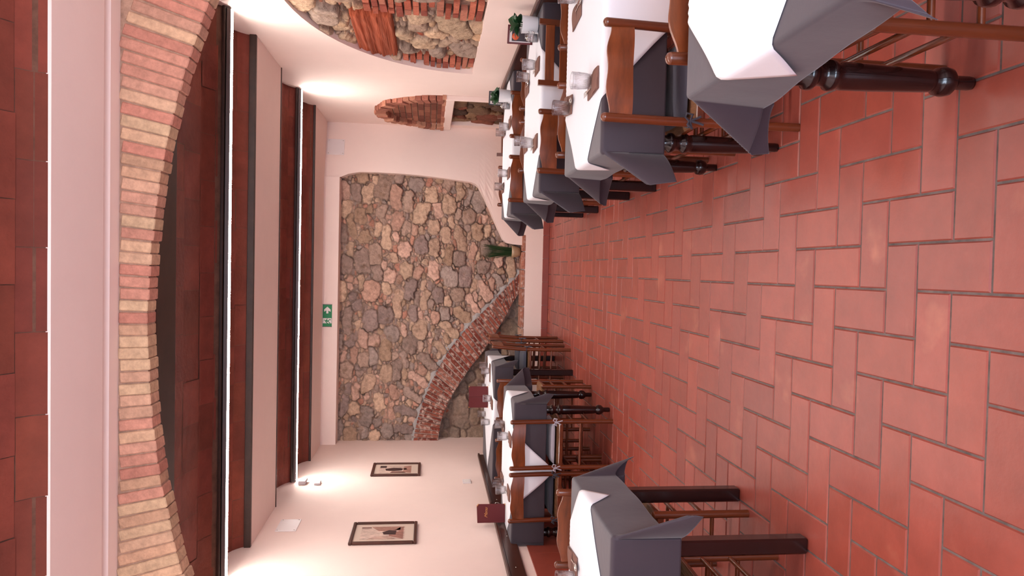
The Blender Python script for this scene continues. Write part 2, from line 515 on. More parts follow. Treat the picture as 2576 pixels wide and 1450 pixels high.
def rubble_mesh(mb_name, bbox, res, stones, nskip, keep, fn, seed, H, gap, palette, mats, chips=BRICKS, chip_p=.25):
    """one continuous relief of stones bedded in mortar; keep(U, V) masks the part that is built"""
    rng = np.random.default_rng(seed); rr = random.Random(seed)
    nu = int((bbox[2]-bbox[0])/res)+1; nv = int((bbox[3]-bbox[1])/res)+1
    u = np.linspace(bbox[0], bbox[2], nu); v = np.linspace(bbox[1], bbox[3], nv)
    Ug, Vg = np.meshgrid(u, v, indexing='ij')
    W1 = lattice(nu, nv, int((bbox[2]-bbox[0])/.09)+1, int((bbox[3]-bbox[1])/.09)+1, rng)
    W2 = lattice(nu, nv, int((bbox[2]-bbox[0])/.09)+1, int((bbox[3]-bbox[1])/.09)+1, rng)
    W3 = lattice(nu, nv, int((bbox[2]-bbox[0])/.03)+1, int((bbox[3]-bbox[1])/.03)+1, rng)
    W4 = lattice(nu, nv, int((bbox[2]-bbox[0])/.03)+1, int((bbox[3]-bbox[1])/.03)+1, rng)
    U = Ug+.010*W1+.004*W3; V = Vg+.010*W2+.004*W4
    d1 = np.full(U.shape, 9.0); d2 = np.full(U.shape, 9.0); idx = np.zeros(U.shape, int)
    for k, (a, b, hl, an, r) in enumerate(stones):
        c, s_ = cos(an), sin(an)
        du, dv = U-a, V-b
        t = np.clip(du*c+dv*s_, -hl, hl)
        px, py = np.abs(du-t*c), np.abs(dv-t*s_)
        d = (px**2.6+py**2.6)**(1/2.6)-r
        new = d < d1
        d2 = np.where(new, d1, np.minimum(d2, d))
        idx = np.where(new, k, idx); d1 = np.where(new, d, d1)
    e = (d2-d1)/2
    n = len(stones)
    hh = rng.uniform(.5, 1.15, n); tx = rng.normal(0, .10, n); ty = rng.normal(0, .10, n)
    su = np.array([q[0] for q in stones]); sv = np.array([q[1] for q in stones]); sr = np.array([q[4] for q in stones])
    hh *= np.clip(sr/.05, .55, 1.15)
    body = np.clip((e-gap)/.007, 0, 1)
    body = body*body*(3-2*body)
    dome = 1-np.exp(-np.clip(e-gap, 0, None)/.022)
    h = H*hh[idx]*(.72*body+.4*dome)+body*(tx[idx]*(Ug-su[idx])+ty[idx]*(Vg-sv[idx]))
    h += body*(.0035*W3+.004*W1)+(1-body)*(.0025*W4-.006*np.clip(.5+.5*W1, 0, 1.2))
    h = np.where(idx < nskip, 0, h)
    col = np.zeros((n, 3))
    for k in range(n):
        small = sr[k] < .03
        c = rr.choice(chips) if (small and rr.random() < chip_p) else rr.choice(palette)
        q = rr.uniform(.84, 1.14)
        col[k] = [x*q for x in c]
    K = keep(Ug, Vg)
    quad = K[:-1, :-1] & K[1:, :-1] & K[:-1, 1:] & K[1:, 1:]
    ids = np.arange(nu*nv).reshape(nu, nv)
    F = np.stack([ids[:-1, :-1][quad], ids[1:, :-1][quad], ids[1:, 1:][quad], ids[:-1, 1:][quad]], 1)
    used_v = np.unique(F); remap = -np.ones(nu*nv, int); remap[used_v] = np.arange(len(used_v))
    F = remap[F]
    X = fn(Ug.ravel()[used_v], Vg.ravel()[used_v], h.ravel()[used_v])
    mort = np.array(palette[-1])
    b = np.where(idx < nskip, 0, body).ravel()[used_v][:, None]
    mo = np.clip(.80+.25*W2.ravel()[used_v][:, None], .3, 1.15)  # uneven mortar tone, darkened overall to put crevice shade into the colour
    C = col[idx.ravel()[used_v]]*b+np.array(rgb(152, 126, 112))*(1-b)*mo
    me = bpy.data.meshes.new(mb_name)
    me.vertices.add(len(used_v)); me.vertices.foreach_set('co', np.stack(X, 1).astype(np.float32).ravel())
    me.loops.add(F.size); me.loops.foreach_set('vertex_index', F.ravel().astype(np.int32))
    me.polygons.add(len(F)); me.polygons.foreach_set('loop_start', np.arange(0, F.size, 4, dtype=np.int32))
    me.polygons.foreach_set('use_smooth', np.ones(len(F), bool))
    me.update(calc_edges=True)
    at = me.color_attributes.new('Col', 'FLOAT_COLOR', 'POINT')
    at.data.foreach_set('color', np.hstack([C, np.ones((len(C), 1))]).astype(np.float32).ravel())
    me.materials.append(M['stone'])
    me.validate()
    o = bpy.data.objects.new(mb_name, me); COL.objects.link(o)
    return struct(o)

def lerp_poly(P, t):
    n = len(P)-1
    i = min(int(t*n), n-1); f = t*n-i
    return tuple(P[i][k]*(1-f)+P[i+1][k]*f for k in range(2))

# ------------------------------------------------------------------ end wall
EXT = [(-.05, .26), (-.121, .347), (-.30, .512), (-.481, .668), (-.66, .845), (-.837, 1.011), (-1.08, 1.20), (-1.343, 1.351), (-1.57, 1.455), (-1.796, 1.539), (-2.0, 1.593), (-2.26, 1.64)]
INT = [(-.27, .27), (-.374, .351), (-.52, .43), (-.679, .511), (-.90, .64), (-1.112, .779), (-1.34, .95), (-1.569, 1.096), (-1.735, 1.19), (-1.896, 1.264), (-2.06, 1.30), (-2.26, 1.32)]
def curve_z(P, x):
    for (a, b), (c, d) in zip(P[:-1], P[1:]):
        if c <= x <= a: return b+(d-b)*(x-a)/(c-a)
    return P[0][1] if x > P[0][0] else P[-1][1]
YS = 9.02                            # face of the old stonework
def end_stonework():
    rr = random.Random(21)
    mb = MB()
    n = 36
    # the old rubble above the brick arch, with wedge stones standing on its back
    band = []
    for k in range(60):
        t = k/59.0
        p, q = lerp_poly(EXT, t), lerp_poly(INT, t)
        for f in (.12, .5, .88):
            band.append((p[0]*(1-f)+q[0]*f, p[1]*(1-f)+q[1]*f, 0, 0, .045))
    wedge = []
    for t, r, hl in ((.13, .05, .10), (.2, .045, .07), (.27, .06, .09), (.35, .045, .10), (.42, .06, .08), (.5, .05, .10), (.57, .045, .06), (.64, .06, .09), (.72, .05, .10), (.79, .055, .07), (.87, .05, .10), (.95, .05, .08)):
        p, q = lerp_poly(EXT, t), lerp_poly(INT, t)
        dx, dy = p[0]-q[0], p[1]-q[1]; L = math.hypot(dx, dy)
        wedge.append((p[0]+dx/L*(hl+r+.01), p[1]+dy/L*(hl+r+.01), hl, math.atan2(dy, dx), r))
    ex = np.array(EXT[::-1]); it = np.array(INT[::-1])
    above = lambda x, y: (x > -.05 or y > curve_z(EXT, x)+.04) and y > .28
    below = lambda x, y: x < -.25 and y < curve_z(INT, x)-.03
    kinds = [(.082, .055, 220), (.064, .10, 520), (.054, .085, 800), (.043, .07, 1300), (.033, .055, 2000), (.025, .035, 3000), (.017, .022, 5000), (.011, .012, 5000)]
    bb = (XL-.04, .26, 1.22, 2.70)
    st = rubble(bb, above, band+wedge, kinds, 31)
    rubble_mesh('wall_far_rubble', bb, .0075, st, len(band), lambda U, V: (V > np.interp(U, ex[:, 0], ex[:, 1])-.06) & ((U < -.05) | (V > .27)),
                lambda u, v, h: (u, YS-.002-h, v), 41, .038, .0012, STONES, None, chips=[rgb(176, 126, 106), rgb(168, 118, 100), rgb(186, 138, 118)], chip_p=.2)
    bb2 = (XL-.04, .28, -.20, 1.36)
    st2 = rubble(bb2, below, band, [(.12, .10, 200), (.09, .08, 300), (.06, .06, 500), (.04, .04, 700), (.025, .02, 900)], 33)
    rubble_mesh('wall_far_infill', bb2, .009, st2, len(band), lambda U, V: V < np.interp(U, it[:, 0], it[:, 1])+.03,
                lambda u, v, h: (u, YS+.13-h, v), 43, .022, .005, [rgb(140, 118, 104), rgb(128, 110, 100), rgb(150, 126, 108), rgb(134, 112, 96)], None)
    # mortar behind, in two depths
    n = 36
    top = [lerp_poly(EXT, k/n) for k in range(n+1)]
    low = [lerp_poly(INT, k/n) for k in range(n+1)]
    vs = [(x, YS+.012, z-.1) for x, z in top]+[(x, YS+.012, 2.75) for x, z in top]
    mb.add(vs, [(i, i+1, n+2+i, n+1+i) for i in range(n)], 2)
    mb.add([(-.06, YS+.012, .2), (1.3, YS+.012, .2), (1.3, YS+.012, 2.75), (-.06, YS+.012, 2.75)], [(0, 1, 2, 3)], 2)
    mb.add([(XL-.05, YS+.19, .2), (-.2, YS+.19, .2), (-.2, YS+.19, 1.5), (XL-.05, YS+.19, 1.5)], [(0, 1, 2, 3)], 3)
    # lime-rendered underside of the arch
    vs = []
    for x, z in low:
        vs += [(x, YS-.015, z+.005), (x, YS+.19, z-.02)]
    mb.add(vs, [(2*i, 2*i+2, 2*i+3, 2*i+1) for i in range(n)], 3, smooth=True)
    # smeared lime joint over the arch, and its mortar bed
    vs = []
    for k, (x, z) in enumerate([lerp_poly(EXT, k/80) for k in range(81)]):
        a = .03+.02*math.sin(k*1.3)+rr.uniform(-.008, .012)
        vs += [(x+.02, YS-.012, z-.03), (x+a*.62, YS-.030, z+a*.5), (x+a*1.0, YS+.005, z+a)]
    mb.add(vs, [(3*i+q, 3*i+3+q, 3*i+4+q, 3*i+1+q) for i in range(80) for q in (0, 1)], 3, smooth=True)
    vs = []
    for k in range(n+1):
        a, b = top[k], low[k]
        vs += [(a[0], YS-.012, a[1]), (b[0], YS-.012, b[1])]
    mb.add(vs, [(2*i, 2*i+2, 2*i+3, 2*i+1) for i in range(n)], 4)
    # bricks of the arch
    nbk = 50
    for k in range(nbk):
        t0, t1 = (k+.12+rr.uniform(-.04, .04))/nbk, (k+.88+rr.uniform(-.04, .04))/nbk
        a0, a1, b0, b1 = lerp_poly(EXT, t0), lerp_poly(EXT, t1), lerp_poly(INT, t0), lerp_poly(INT, t1)
        cuts = rr.choice([(0, .47, 1), (0, .55, 1), (0, 1), (0, .62, 1), (0, .38, 1), (0, 1), (0, .8, 1)])
        off = rr.uniform(-.03, .02)
        for q0, q1 in zip(cuts[:-1], cuts[1:]):
            q0 = q0+.012+(off if q0 == 0 else 0); q1 = q1-.012
            m = lambda p, q, f: (p[0]*(1-f)+q[0]*f, p[1]*(1-f)+q[1]*f)
            kk = rr.uniform(.72, 1.08)
            brick(mb, [m(b0, a0, q0), m(b1, a1, q0), m(b1, a1, q1), m(b0, a0, q1)], lambda u, v, d: (u, YS-.012-d, v), rr, .020, 1, tuple(c*kk for c in rr.choice([rgb(132, 66, 52), rgb(144, 80, 64), rgb(120, 58, 46), rgb(150, 92, 76)])))
    # brick-on-edge ledge under the stonework
    x = XL
    while x < .24:
        L = rr.uniform(.2, .3)
        k = rr.uniform(.85, 1.1)
        mb.box((x+L/2, YF+.115, .318), (L-.012, .24, .045), 1, tuple(c*k for c in rr.choice([rgb(176, 128, 106), rgb(168, 110, 90), rgb(186, 144, 122)])), bev=.006)
        x += L
    mb.box(((XL+.24)/2, YF+.12, .30), (.24-XL, .22, .05), 3)
    return struct(mb.build('wall_far_stonework', [M['stone'], M['brickwash'], M['mortar'], M['lime'], M['palebed']]))
end_stonework()

EDGE = [(.237, .306), (.246, .44), (.261, .530), (.30, .575), (.342, .596), (.583, .710), (.799, .813), (.942, .890), (.975, .93), (.997, .988), (1.025, 1.255), (1.045, 1.45), (1.060, 1.641), (1.070, 1.88), (1.075, 2.116), (1.071, 2.328), (1.055, 2.41), (1.042, 2.468), (1.001, 2.558)]
def YW(x): return YF+(.22*((x-.85)/(XR-.85))**1.4 if x > .85 else 0)
def end_wall():
    mb = MB()
    rows = [(.237, -.02)]+EDGE+[(1.001, 2.559), (1.001, 2.85)]
    n = 12
    P = [[(xe+(XR+.02-xe)*k/n, YW(xe+(XR+.02-xe)*k/n), z) for k in range(n+1)] for xe, z in rows]
    mb.grid(P, 0, smooth=False)
    Q = [[(x, YW(x), z), (x+.004, YW(x)+.006, z), (x+.004, YS+.1, z)] for x, z in EDGE]
    mb.grid(Q, 0, smooth=False)
    mb.box(((XL+1.001)/2-.02, (YF+9.1)/2, 2.72), (1.001-XL+.04, 9.1-YF, .312), 0)
    mb.box(((XL+.237)/2, YF+.05, .15), (.237-XL, .1, .30), 0)
    struct(mb.build('wall_far', M['plaster']))
    mb = MB()
    x = XL
    rr = random.Random(5)
    while x < XR:
        mb.box((x+.145, YW(x+.145)-.006, .039), (.287, .016, .078), 0, bev=.003)
        x += .29
    struct(mb.build('baseboard_far', M['skirt']))
end_wall()

# ------------------------------------------------------------------ picture wall
def left_wall():
    mb = MB()
    mb.box((XL-.06, (YB+9.15)/2, 1.6), (.12, 9.15-YB, 3.3), 0)
    struct(mb.build('wall_left', M['plaster']))
    mb = MB()
    y = YB
    while y < YF-.02:
        L = min(.60, YF-.01-y)
        for z0, z1 in ((.0, .33), (.335, .66)):
            mb.box((XL+.006, y+L/2, (z0+z1)/2), (.012, L-.005, z1-z0), 0, bev=.002)
        y += .60
    struct(mb.build('trim_left', M['skirt']))
left_wall()

# ------------------------------------------------------------------ niche wall with the arched stone recess
AY, AZ, AA, AB = 4.64, 1.125, 1.815, 1.335         # half-ellipse of the big recess
NY, NZ = 8.16, 1.36                               # small niche
def right_wall():
    bm = bmesh.new()
    def loop(pts):
        vs = [bm.verts.new((XR, y, z)) for y, z in pts]
        return [bm.edges.new((vs[i], vs[(i+1) % len(vs)])) for i in range(len(vs))]
    big = [(AY+AA*cos(PI*k/40), AZ+AB*sin(PI*k/40)) for k in range(41)]
    small = [(NY+.70*cos(PI*k/24), NZ+.645*sin(PI*k/24)) for k in range(25)]
    low = [(7.34, .62), (8.86, .62), (8.86, 1.25), (7.34, 1.25)]
    E = loop([(YB, -.02), (9.12, -.02), (9.12, 3.2), (YB, 3.2)])
    for l in (big, small, low): E += loop(l)
    bmesh.ops.triangle_fill(bm, edges=E, use_beauty=True)
    def reveal(pts, d, closed=True):
        n = len(pts)
        a = [bm.verts.new((XR, y, z)) for y, z in pts]; b = [bm.verts.new((XR+d, y, z)) for y, z in pts]
        for i in range(n if closed else n-1):
            bm.faces.new((a[i], a[(i+1) % n], b[(i+1) % n], b[i]))
    reveal(big, .09); reveal(small, .05); reveal(low, .09)
    me = bpy.data.meshes.new('wall_right'); bm.to_mesh(me); bm.free()
    me.materials.append(M['plaster'])
    o = bpy.data.objects.new('wall_right', me); COL.objects.link(o); struct(o)
    # plaster block below the small niche: near cheek and shelf
    mb = MB()
    mb.box((XR-.024, 7.325, .97), (.05, .03, .74), 0, bev=.004)
    mb.box((XR-.024, 8.145, 1.295), (.046, 1.60, .09), 0, bev=.006)
    struct(mb.build('trim_1', M['plaster']))
right_wall()

def arch_infill():
    rr = random.Random(11)
    mb = MB()
    fn = lambda u, v, d: (XR+.062-d, u, v)
    J = [(4.84, 5.12, 1.14, 1.96), (6.12, 6.42, 1.13, 1.72)]
    fixed = []
    def block(y0, y1, z0, z1):
        for y in np.arange(y0, y1+.001, .05):
            for z in np.arange(z0, z1+.001, .05): fixed.append((y, z, 0, 0, .03))
    for j in J: block(j[0]+.02, j[1]-.02, j[2]+.02, j[3]-.02)
    block(5.16, 6.10, 1.79, 2.05)
    inside = lambda y, z: z > AZ-.03 and ((y-AY)/AA)**2+((z-AZ)/AB)**2 < 1.08
    TAN = [rgb(176, 148, 122), rgb(188, 156, 128), rgb(160, 134, 114), rgb(182, 146, 116), rgb(148, 126, 112), rgb(170, 142, 122)]
    bb = (3.6, AZ-.06, 6.52, 2.52)
    st = rubble(bb, inside, fixed, [(.10, .07, 200), (.08, .06, 300), (.062, .06, 500), (.048, .05, 700), (.034, .04, 1000), (.024, .02, 1500), (.016, .01, 1800)], 51, .3)
    rubble_mesh('wall_right_rubble', bb, .0075, st, len(fixed), lambda U, V: ((U-AY)/(AA+.02))**2+((V-AZ)/(AB+.02))**2 < 1,
                lambda y, z, h: (XR+.072-np.minimum(h, .066), y, z), 53, .05, .006, TAN, None, chip_p=.1)
    for (y0, y1, z0, z1) in J:
        z = z0
        r = 0
        while z < z1:
            h = rr.uniform(.05, .06)
            ys = [y0-.03+rr.uniform(-.02, .03), y0+(y1-y0)*(.62 if r % 2 else .36), y1+rr.uniform(-.04, .05)]
            for a, b in zip(ys[:-1], ys[1:]):
                if rr.random() < .9:
                    brick(mb, [(a+.006, z), (b-.006, z+rr.uniform(-.004, .004)), (b-.006, z+h-.012), (a+.006, z+h-.012)], fn, rr, .03, 1)
            z += h; r += 1
    struct(mb.build('wall_right_stonework', [M['stone'], M['brick'], M['mortar']]))
    # the old red timber lintel: its face is split along the grain
    mb = MB()
    ys = np.linspace(5.12, 6.14, 30)
    zs = np.linspace(1.765, 2.075, 26)
    prof = [rr.gauss(0, .006) for _ in zs]
    P = []
    for k, z in enumerate(zs):
        row = []
        for y in ys:
            d = .035+prof[k]+.004*sin(7*y+k)+.004*sin(23*y+2*k)
            if k in (0, len(zs)-1): d = -.03
            row.append((XR+.062-d, y+.006*sin(k*1.7)*(1 if y > 5.5 else -1), z+.0015*sin(5*y+k)))
        row[0] = (XR+.09, row[0][1], row[0][2]); row[-1] = (XR+.09, row[-1][1], row[-1][2])
        P.append(row)
    mb.grid(P, 0)
    struct(mb.build('trim_lintel', M['oldbeam']))
arch_infill()

def small_niche():
    rr = random.Random(4)
    mb = MB()
    PINK = [rgb(164, 104, 84), rgb(176, 118, 96), rgb(150, 92, 76), rgb(184, 132, 108)]
    n = 31
    for k in range(n):
        t0, t1 = PI*(k+.06)/n, PI*(k+.94)/n
        ro = rr.uniform(.98, 1.03)
        o = lambda t: (NY+.815*ro*cos(t), NZ+.745*ro*sin(t))
        i_ = lambda t: (NY+.68*cos(t), NZ+.625*sin(t))
        kk = rr.uniform(.85, 1.1)
        brick(mb, [i_(t0), o(t0), o(t1), i_(t1)], lambda u, v, d: (XR-d, u, v), rr, .05, 0, tuple(c*kk for c in rr.choice(PINK)), -.02)
    for y0, y1 in ((7.30, 7.62), (7.63, 7.90), (7.91, 8.2), (8.21, 8.5), (8.51, 8.75), (8.76, 9.0)):
        brick(mb, [(y0, 1.335), (y1-.012, 1.335), (y1-.012, 1.375), (y0, 1.375)], lambda u, v, d: (XR-d, u, v), rr, .045, 0, rr.choice(PINK), -.03)
    fn = lambda u, v, d: (XR+.020-d, u, v)
    z = 1.36; r = 0
    while z < 2.0:
        y = 7.45-(.14 if r % 2 else 0)
        while y < 8.85:
            L = rr.uniform(.24, .30)
            kk = rr.uniform(.75, 1.0)
            brick(mb, [(y, z), (y+L-.012, z), (y+L-.012, z+.058), (y, z+.058)], fn, rr, .012, 0, tuple(c*kk for c in rr.choice([rgb(140, 84, 66), rgb(124, 72, 58), rgb(152, 96, 76)])))
            y += L
        z += .07; r += 1
    mb.add([(XR+.022, 7.4, 1.3), (XR+.022, 8.95, 1.3), (XR+.022, 8.95, 2.04), (XR+.022, 7.4, 2.04)], [(0, 1, 2, 3)], 2)
    # rough stones of the lower opening
    S = scatter((7.3, .6, 8.9, 1.28), [.14, .11, .08, .05, .035], lambda y, z: True, rr, 1.3, (), 400, .92)
    C = cells(S, (7.3, .6, 8.9, 1.28), 1.3)
    for p in C:
        kk = rr.uniform(.6, .95)
        stone(mb, p, lambda u, v, d: (XR+.065-d, u, v), rr, .04, .012, 1, tuple(c*kk for c in rr.choice([rgb(150, 118, 90), rgb(112, 86, 70), rgb(128, 100, 78), rgb(96, 74, 62), rgb(140, 84, 66)])))
    mb.add([(XR+.070, 7.3, .55), (XR+.070, 8.9, .55), (XR+.070, 8.9, 1.3), (XR+.070, 7.3, 1.3)], [(0, 1, 2, 3)], 2)
    struct(mb.build('wall_right_niche', [M['brick'], M['stone'], M['mortar']]))
small_niche()

# ------------------------------------------------------------------ wall behind the camera, with its open glazed doorway
mb = MB()
mb.box(((XL-1.0)/2-.02, YB-.06, 1.6), (-1.0-XL+.04, .12, 3.3), 0)
mb.box(((XR+1.2)/2+.02, YB-.06, 1.6), (XR-1.2+.04, .12, 3.3), 0)
mb.box((.1, YB-.06, 2.8), (2.2, .12, .9), 0)
struct(mb.build('wall_back', M['plaster']))

# ------------------------------------------------------------------ ceiling: flat plaster bands, terracotta vaults between steel beams
def flat(mb, y0, y1, z, t=.5): mb.box(((XL+XR)/2, (y0+y1)/2, z+t/2), (XR-XL+.1, y1-y0, t), 0)
mb = MB()
flat(mb, 8.10, 9.15, 2.745)
flat(mb, 5.69, 6.58, ZC)
flat(mb, 3.39, 3.90, ZC)
flat(mb, 3.215, 3.42, ZC+.01)
flat(mb, 3.13, 3.215, ZC+.04)
flat(mb, 2.72, 3.13, ZC)
flat(mb, YB-.2, .92, ZC)
mb.box(((XL+XR)/2, (YB+9.15)/2, 3.42), (XR-XL+.3, 9.15-YB+.4, .1), 0)
struct(mb.build('ceiling', M['plaster']))
def vault(y0, y1, z0, z1, rise, seed):
    rr = random.Random(seed)
    mb = MB()
    nrow = max(4, int(round((y1-y0)/.145)))
    def P(t, d=0):
        y = y0+(y1-y0)*t
        return y, z0+(z1-z0)*t+rise*math.sqrt(max(0, 1-(2*t-1)**2))**1.15+d
    back = []
    for k in range(25):
        y, z = P(k/24.0, .006)
        back.append([(XL-.05, y, z), (XR+.05, y, z)])
    mb.grid(back, 1)
    th = lambda k: .5-.5*cos(PI*k/nrow)        # rows even along the curve
    for r in range(nrow):
        x = XL-.05-rr.uniform(0, .25)
        ta, tb = th(r), th(r+1)
        while x < XR+.05:
            L = rr.uniform(.285, .31)
            d = rr.uniform(-.0035, .0035)
            k = rr.uniform(.84, 1.12); c = (k, k*rr.uniform(.95, 1.04), k*rr.uniform(.93, 1.05))
            g = .0016
            vs = []
            for q in range(4):
                t = ta+(tb-ta)*(q/3.0)
                y, z = P(t, d)
                if q == 0: y += g
                if q == 3: y -= g
                vs += [(max(x+g, XL-.05), y, z), (min(x+L-g, XR+.05), y, z)]
            mb.add(vs, [(0, 1, 3, 2), (2, 3, 5, 4), (4, 5, 7, 6)], 0, c, True)
            x += L
    return struct(mb.build('ceiling_vault', [M['vault'], M['vaultbed']]))
vault(7.33, 8.10, 2.80, 2.75, .13, 1)
vault(6.58, 7.33, 2.812, 2.80, .13, 2)
vault(5.08, 5.69, 2.86, 2.815, .16, 3)
vault(3.90, 5.08, 2.84, 2.86, .17, 4)
vault(2.02, 2.725, 2.84, 2.812, .15, 5)
vault(.90, 2.02, 2.82, 2.84, .16, 6)
def beam(y, w, z, h=.02, web=.12):
    mb = MB()
    mb.box(((XL+XR)/2, y, z+h/2), (XR-XL+.04, w, h), 0, bev=.003)
    if web: mb.box(((XL+XR)/2, y, z+h+web/2), (XR-XL+.04, .012, web), 0)
    return struct(mb.build('trim_beam', M['steel']))
beam(7.33, .058, 2.795, .02, 0); beam(5.08, .066, 2.865, .02, 0); beam(2.02, .066, 2.845, .02, 0)
beam(8.090, .02, 2.742, .024, 0); beam(6.588, .02, ZC-.006, .02, 0); beam(5.672, .035, ZC-.004, .05, 0); beam(3.83, .27, ZC-.008, .03, 0)

# ------------------------------------------------------------------ brick arch across the room
def brick_arch():
    rr = random.Random(8)
    mb = MB()
    cx, cz, R, Y0, Y1 = -.291, -1.461, 4.155, 3.30, 3.405
    TAN = [rgb(192, 154, 124), rgb(190, 148, 122), rgb(186, 138, 116), rgb(194, 160, 128), rgb(184, 130, 110), rgb(178, 120, 102), rgb(190, 152, 124), rgb(184, 144, 116)]
    a0, a1 = math.atan2(2.0, XR+.1-cx), math.atan2(2.0, XL-.1-cx)
    n = int(R*abs(a1-a0)/.0515)
    for k in range(n):
        t = a0+(a1-a0)*(k+.5)/n+rr.uniform(-.0004, .0004)
        hw = .0238*rr.uniform(.94, 1.03)
        r0 = R+rr.uniform(-.004, .006); r1 = r0+.30
        c, s = cos(t), sin(t)
        # the upper end is cut by the plaster of the flat ceiling
        rt = min(r1, (ZC+.006+rr.uniform(-.008, .006)-cz)/s)
        if rt <= r0+.02: continue
        kk = rr.uniform(.88, 1.08); col = tuple(q*kk for q in rr.choice(TAN))
        X = Matrix(((-s, 0, c, cx+c*(r0+rt)/2), (0, 1, 0, (Y0+Y1)/2+rr.uniform(-.002, .002)), (c, 0, s, cz+s*(r0+rt)/2), (0, 0, 0, 1)))
        mb.box((0, 0, 0), (2*hw, Y1-Y0, rt-r0), 0, col, X, bev=.004)
    # mortar core and the wall it carries
    m = 60
    P = []
    for k in range(m+1):
        t = a0+(a1-a0)*k/m
        x0, z0 = cx+(R+.008)*cos(t), cz+(R+.008)*sin(t)
        zt = 3.2
        P.append([(x0, Y0+.008, zt), (x0, Y0+.008, z0), (x0, Y1-.006, z0), (x0, Y1-.006, zt)])
    mb.grid(P, 1, smooth=False)
    return struct(mb.build('wall_arch', [M['brick'], M['archbed']]))
brick_arch()

# ------------------------------------------------------------------ strip lamps under the steel beams
def strip_lamp(y, z, label, x0=XL+.012, x1=XR-.012):
    t = thing('strip_light', label, 'ceiling light', ((x0+x1)/2, y, z), 0, 'strip lights under the ceiling beams')
    L = x1-x0
    mb = MB()
    mb.box((0, -.021, .0), (L, .004, .030), 0); mb.box((0, .021, .0), (L, .004, .030), 0); mb.box((0, 0, .0135), (L, .046, .003), 0)
    mb.build('housing', M['alu'], t)
    mb = MB(); mb.box((0, 0, -.0105), (L-.012, .038, .018), 0)
    mb.build('diffuser', M['led'], t)
    for s in (-1, 1):
        mb = MB(); mb.box((s*(L/2-.003), 0, 0), (.006, .048, .033), 0, bev=.002); mb.build('end_cap', M['alu'], t)
    return t
strip_lamp(7.33, 2.776, 'farthest glowing white strip light, near the exit sign')
strip_lamp(5.08, 2.846, 'glowing white strip light just behind the brick arch')
strip_lamp(2.02, 2.826, 'strip light in front of the brick arch, nearest the camera')

# ------------------------------------------------------------------ things on the walls
def picture(y0, y1, z0, z1, label, kind):
    t = thing('framed_picture', label, 'picture', (XL, (y0+y1)/2, (z0+z1)/2), 0, 'framed pictures on the wall')
    w, h = (y1-y0), (z1-z0); b = .028
    mb = MB()
    for (y, z, dy, dz) in ((0, h/2-b/2, w, b), (0, -h/2+b/2, w, b), (-w/2+b/2, 0, b, h-2*b), (w/2-b/2, 0, b, h-2*b)):
        mb.box((.013, y, z), (.024, dy, dz), 0, bev=.005)
    mb.build('frame', M['frame'], t)
    mb = MB(); mb.box((.007, 0, 0), (.006, w-2*b+.004, h-2*b+.004), 0); mb.build('mount', M['mount'], t)
    mb = MB()
    pw, ph = w*.60, h*.66
    G = lambda u0, u1, v0, v1, c, e: mb.box((.0108+e, (u0+u1)/2*pw/2, (v0+v1)/2*ph/2+.012), (.0012, (u1-u0)/2*pw, (v1-v0)/2*ph), 0, c)
    def poly(pts, c, e): mb.prism([(u*pw/2, v*ph/2+.012) for u, v in pts], (.0112+e, 0, 0), (0, 1, 0), (0, 0, 1), (1, 0, 0), 0, .0008, 0, c)
    lt, md, dk, bk = rgb(196, 170, 156), rgb(160, 118, 104), rgb(110, 74, 66), rgb(66, 44, 42)
    G(-1, 1, -1, 1, lt, 0)
    if kind == 0:      # a narrow old street: walls on both sides, a cart in the shade
        poly([(1, .55), (.3, .2), (.3, -.45), (1, -.85)], md, .0004)
        poly([(-1, .7), (-.55, .35), (-.5, -.3), (-1, -.6)], rgb(178, 146, 132), .0004)
        G(.78, .95, .55, 1.0, dk, .0006)
        poly([(-1, -.95), (1, -.95), (.55, -.3), (-.5, -.3)], rgb(150, 106, 94), .0002)
        poly([(-.25, -.05), (.1, .02), (.4, -.28), (.3, -.62), (-.3, -.6)], bk, .0008)
        G(-.16, .05, -.5, -.18, rgb(214, 196, 186), .0012); G(.2, .3, -.72, -.2, rgb(206, 186, 176), .0012)
        G(.45, .95, -.8, -.5, dk, .0008)
    else:              # a seated figure in dark clothes beneath a wall with a window
        G(.45, .98, .55, .95, bk, .0004)
        poly([(-.35, .55), (.15, .62), (.42, .1), (.34, -.35), (.1, -.5), (-.3, -.42), (-.48, .05)], bk, .0008)
        poly([(-1, -1), (1, -1), (.8, -.55), (-.75, -.5)], md, .0004)
        poly([(-.98, .3), (-.6, .2), (-.6, -.5), (-.98, -.7)], dk, .0005)
        G(-.1, .25, -.72, -.42, lt, .0010)
    mb.build('print', M['sepia'], t)
    return t
picture(5.65, 6.105, 1.53, 2.065, 'larger-looking nearer framed sepia street photograph on the cream wall', 0)
picture(7.47, 7.915, 1.525, 2.04, 'farther framed sepia photograph of a dark figure, by the bright light pool', 1)

def cover_plate(c, ax, w, h, label):
    t = thing('cover_plate', label, 'wall cover', c)
    mb = MB(); mb.box((0, 0, 0), (.006, w, h), 0, bev=.002)
    o = mb.build('plate', M['plastic'], t)
    for sy in (-1, 1):
        for sz in (-1, 1):
            mb = MB()
            mb.lathe([(.0001, .0052), (.004, .0048), (.005, .003)], 10, 0, X=Matrix.Translation((0, sy*(w/2-.018), sz*(h/2-.018))) @ Matrix.Rotation(PI/2, 4, 'Y'))
            mb.build('screw', M['chrome'], t)
    t.rotation_euler = (0, 0, ax)
    return t
cover_plate((XL+.004, 6.11, 2.605), 0, .27, .17, 'white screwed cover plate high on the wall with the framed pictures')
cover_plate((1.372, YW(1.372)-.005, 2.628), -PI/2+math.atan2(YW(1.475)-YW(1.27), .205), .205, .205, 'square white screwed cover plate on the end wall, beside the stonework')

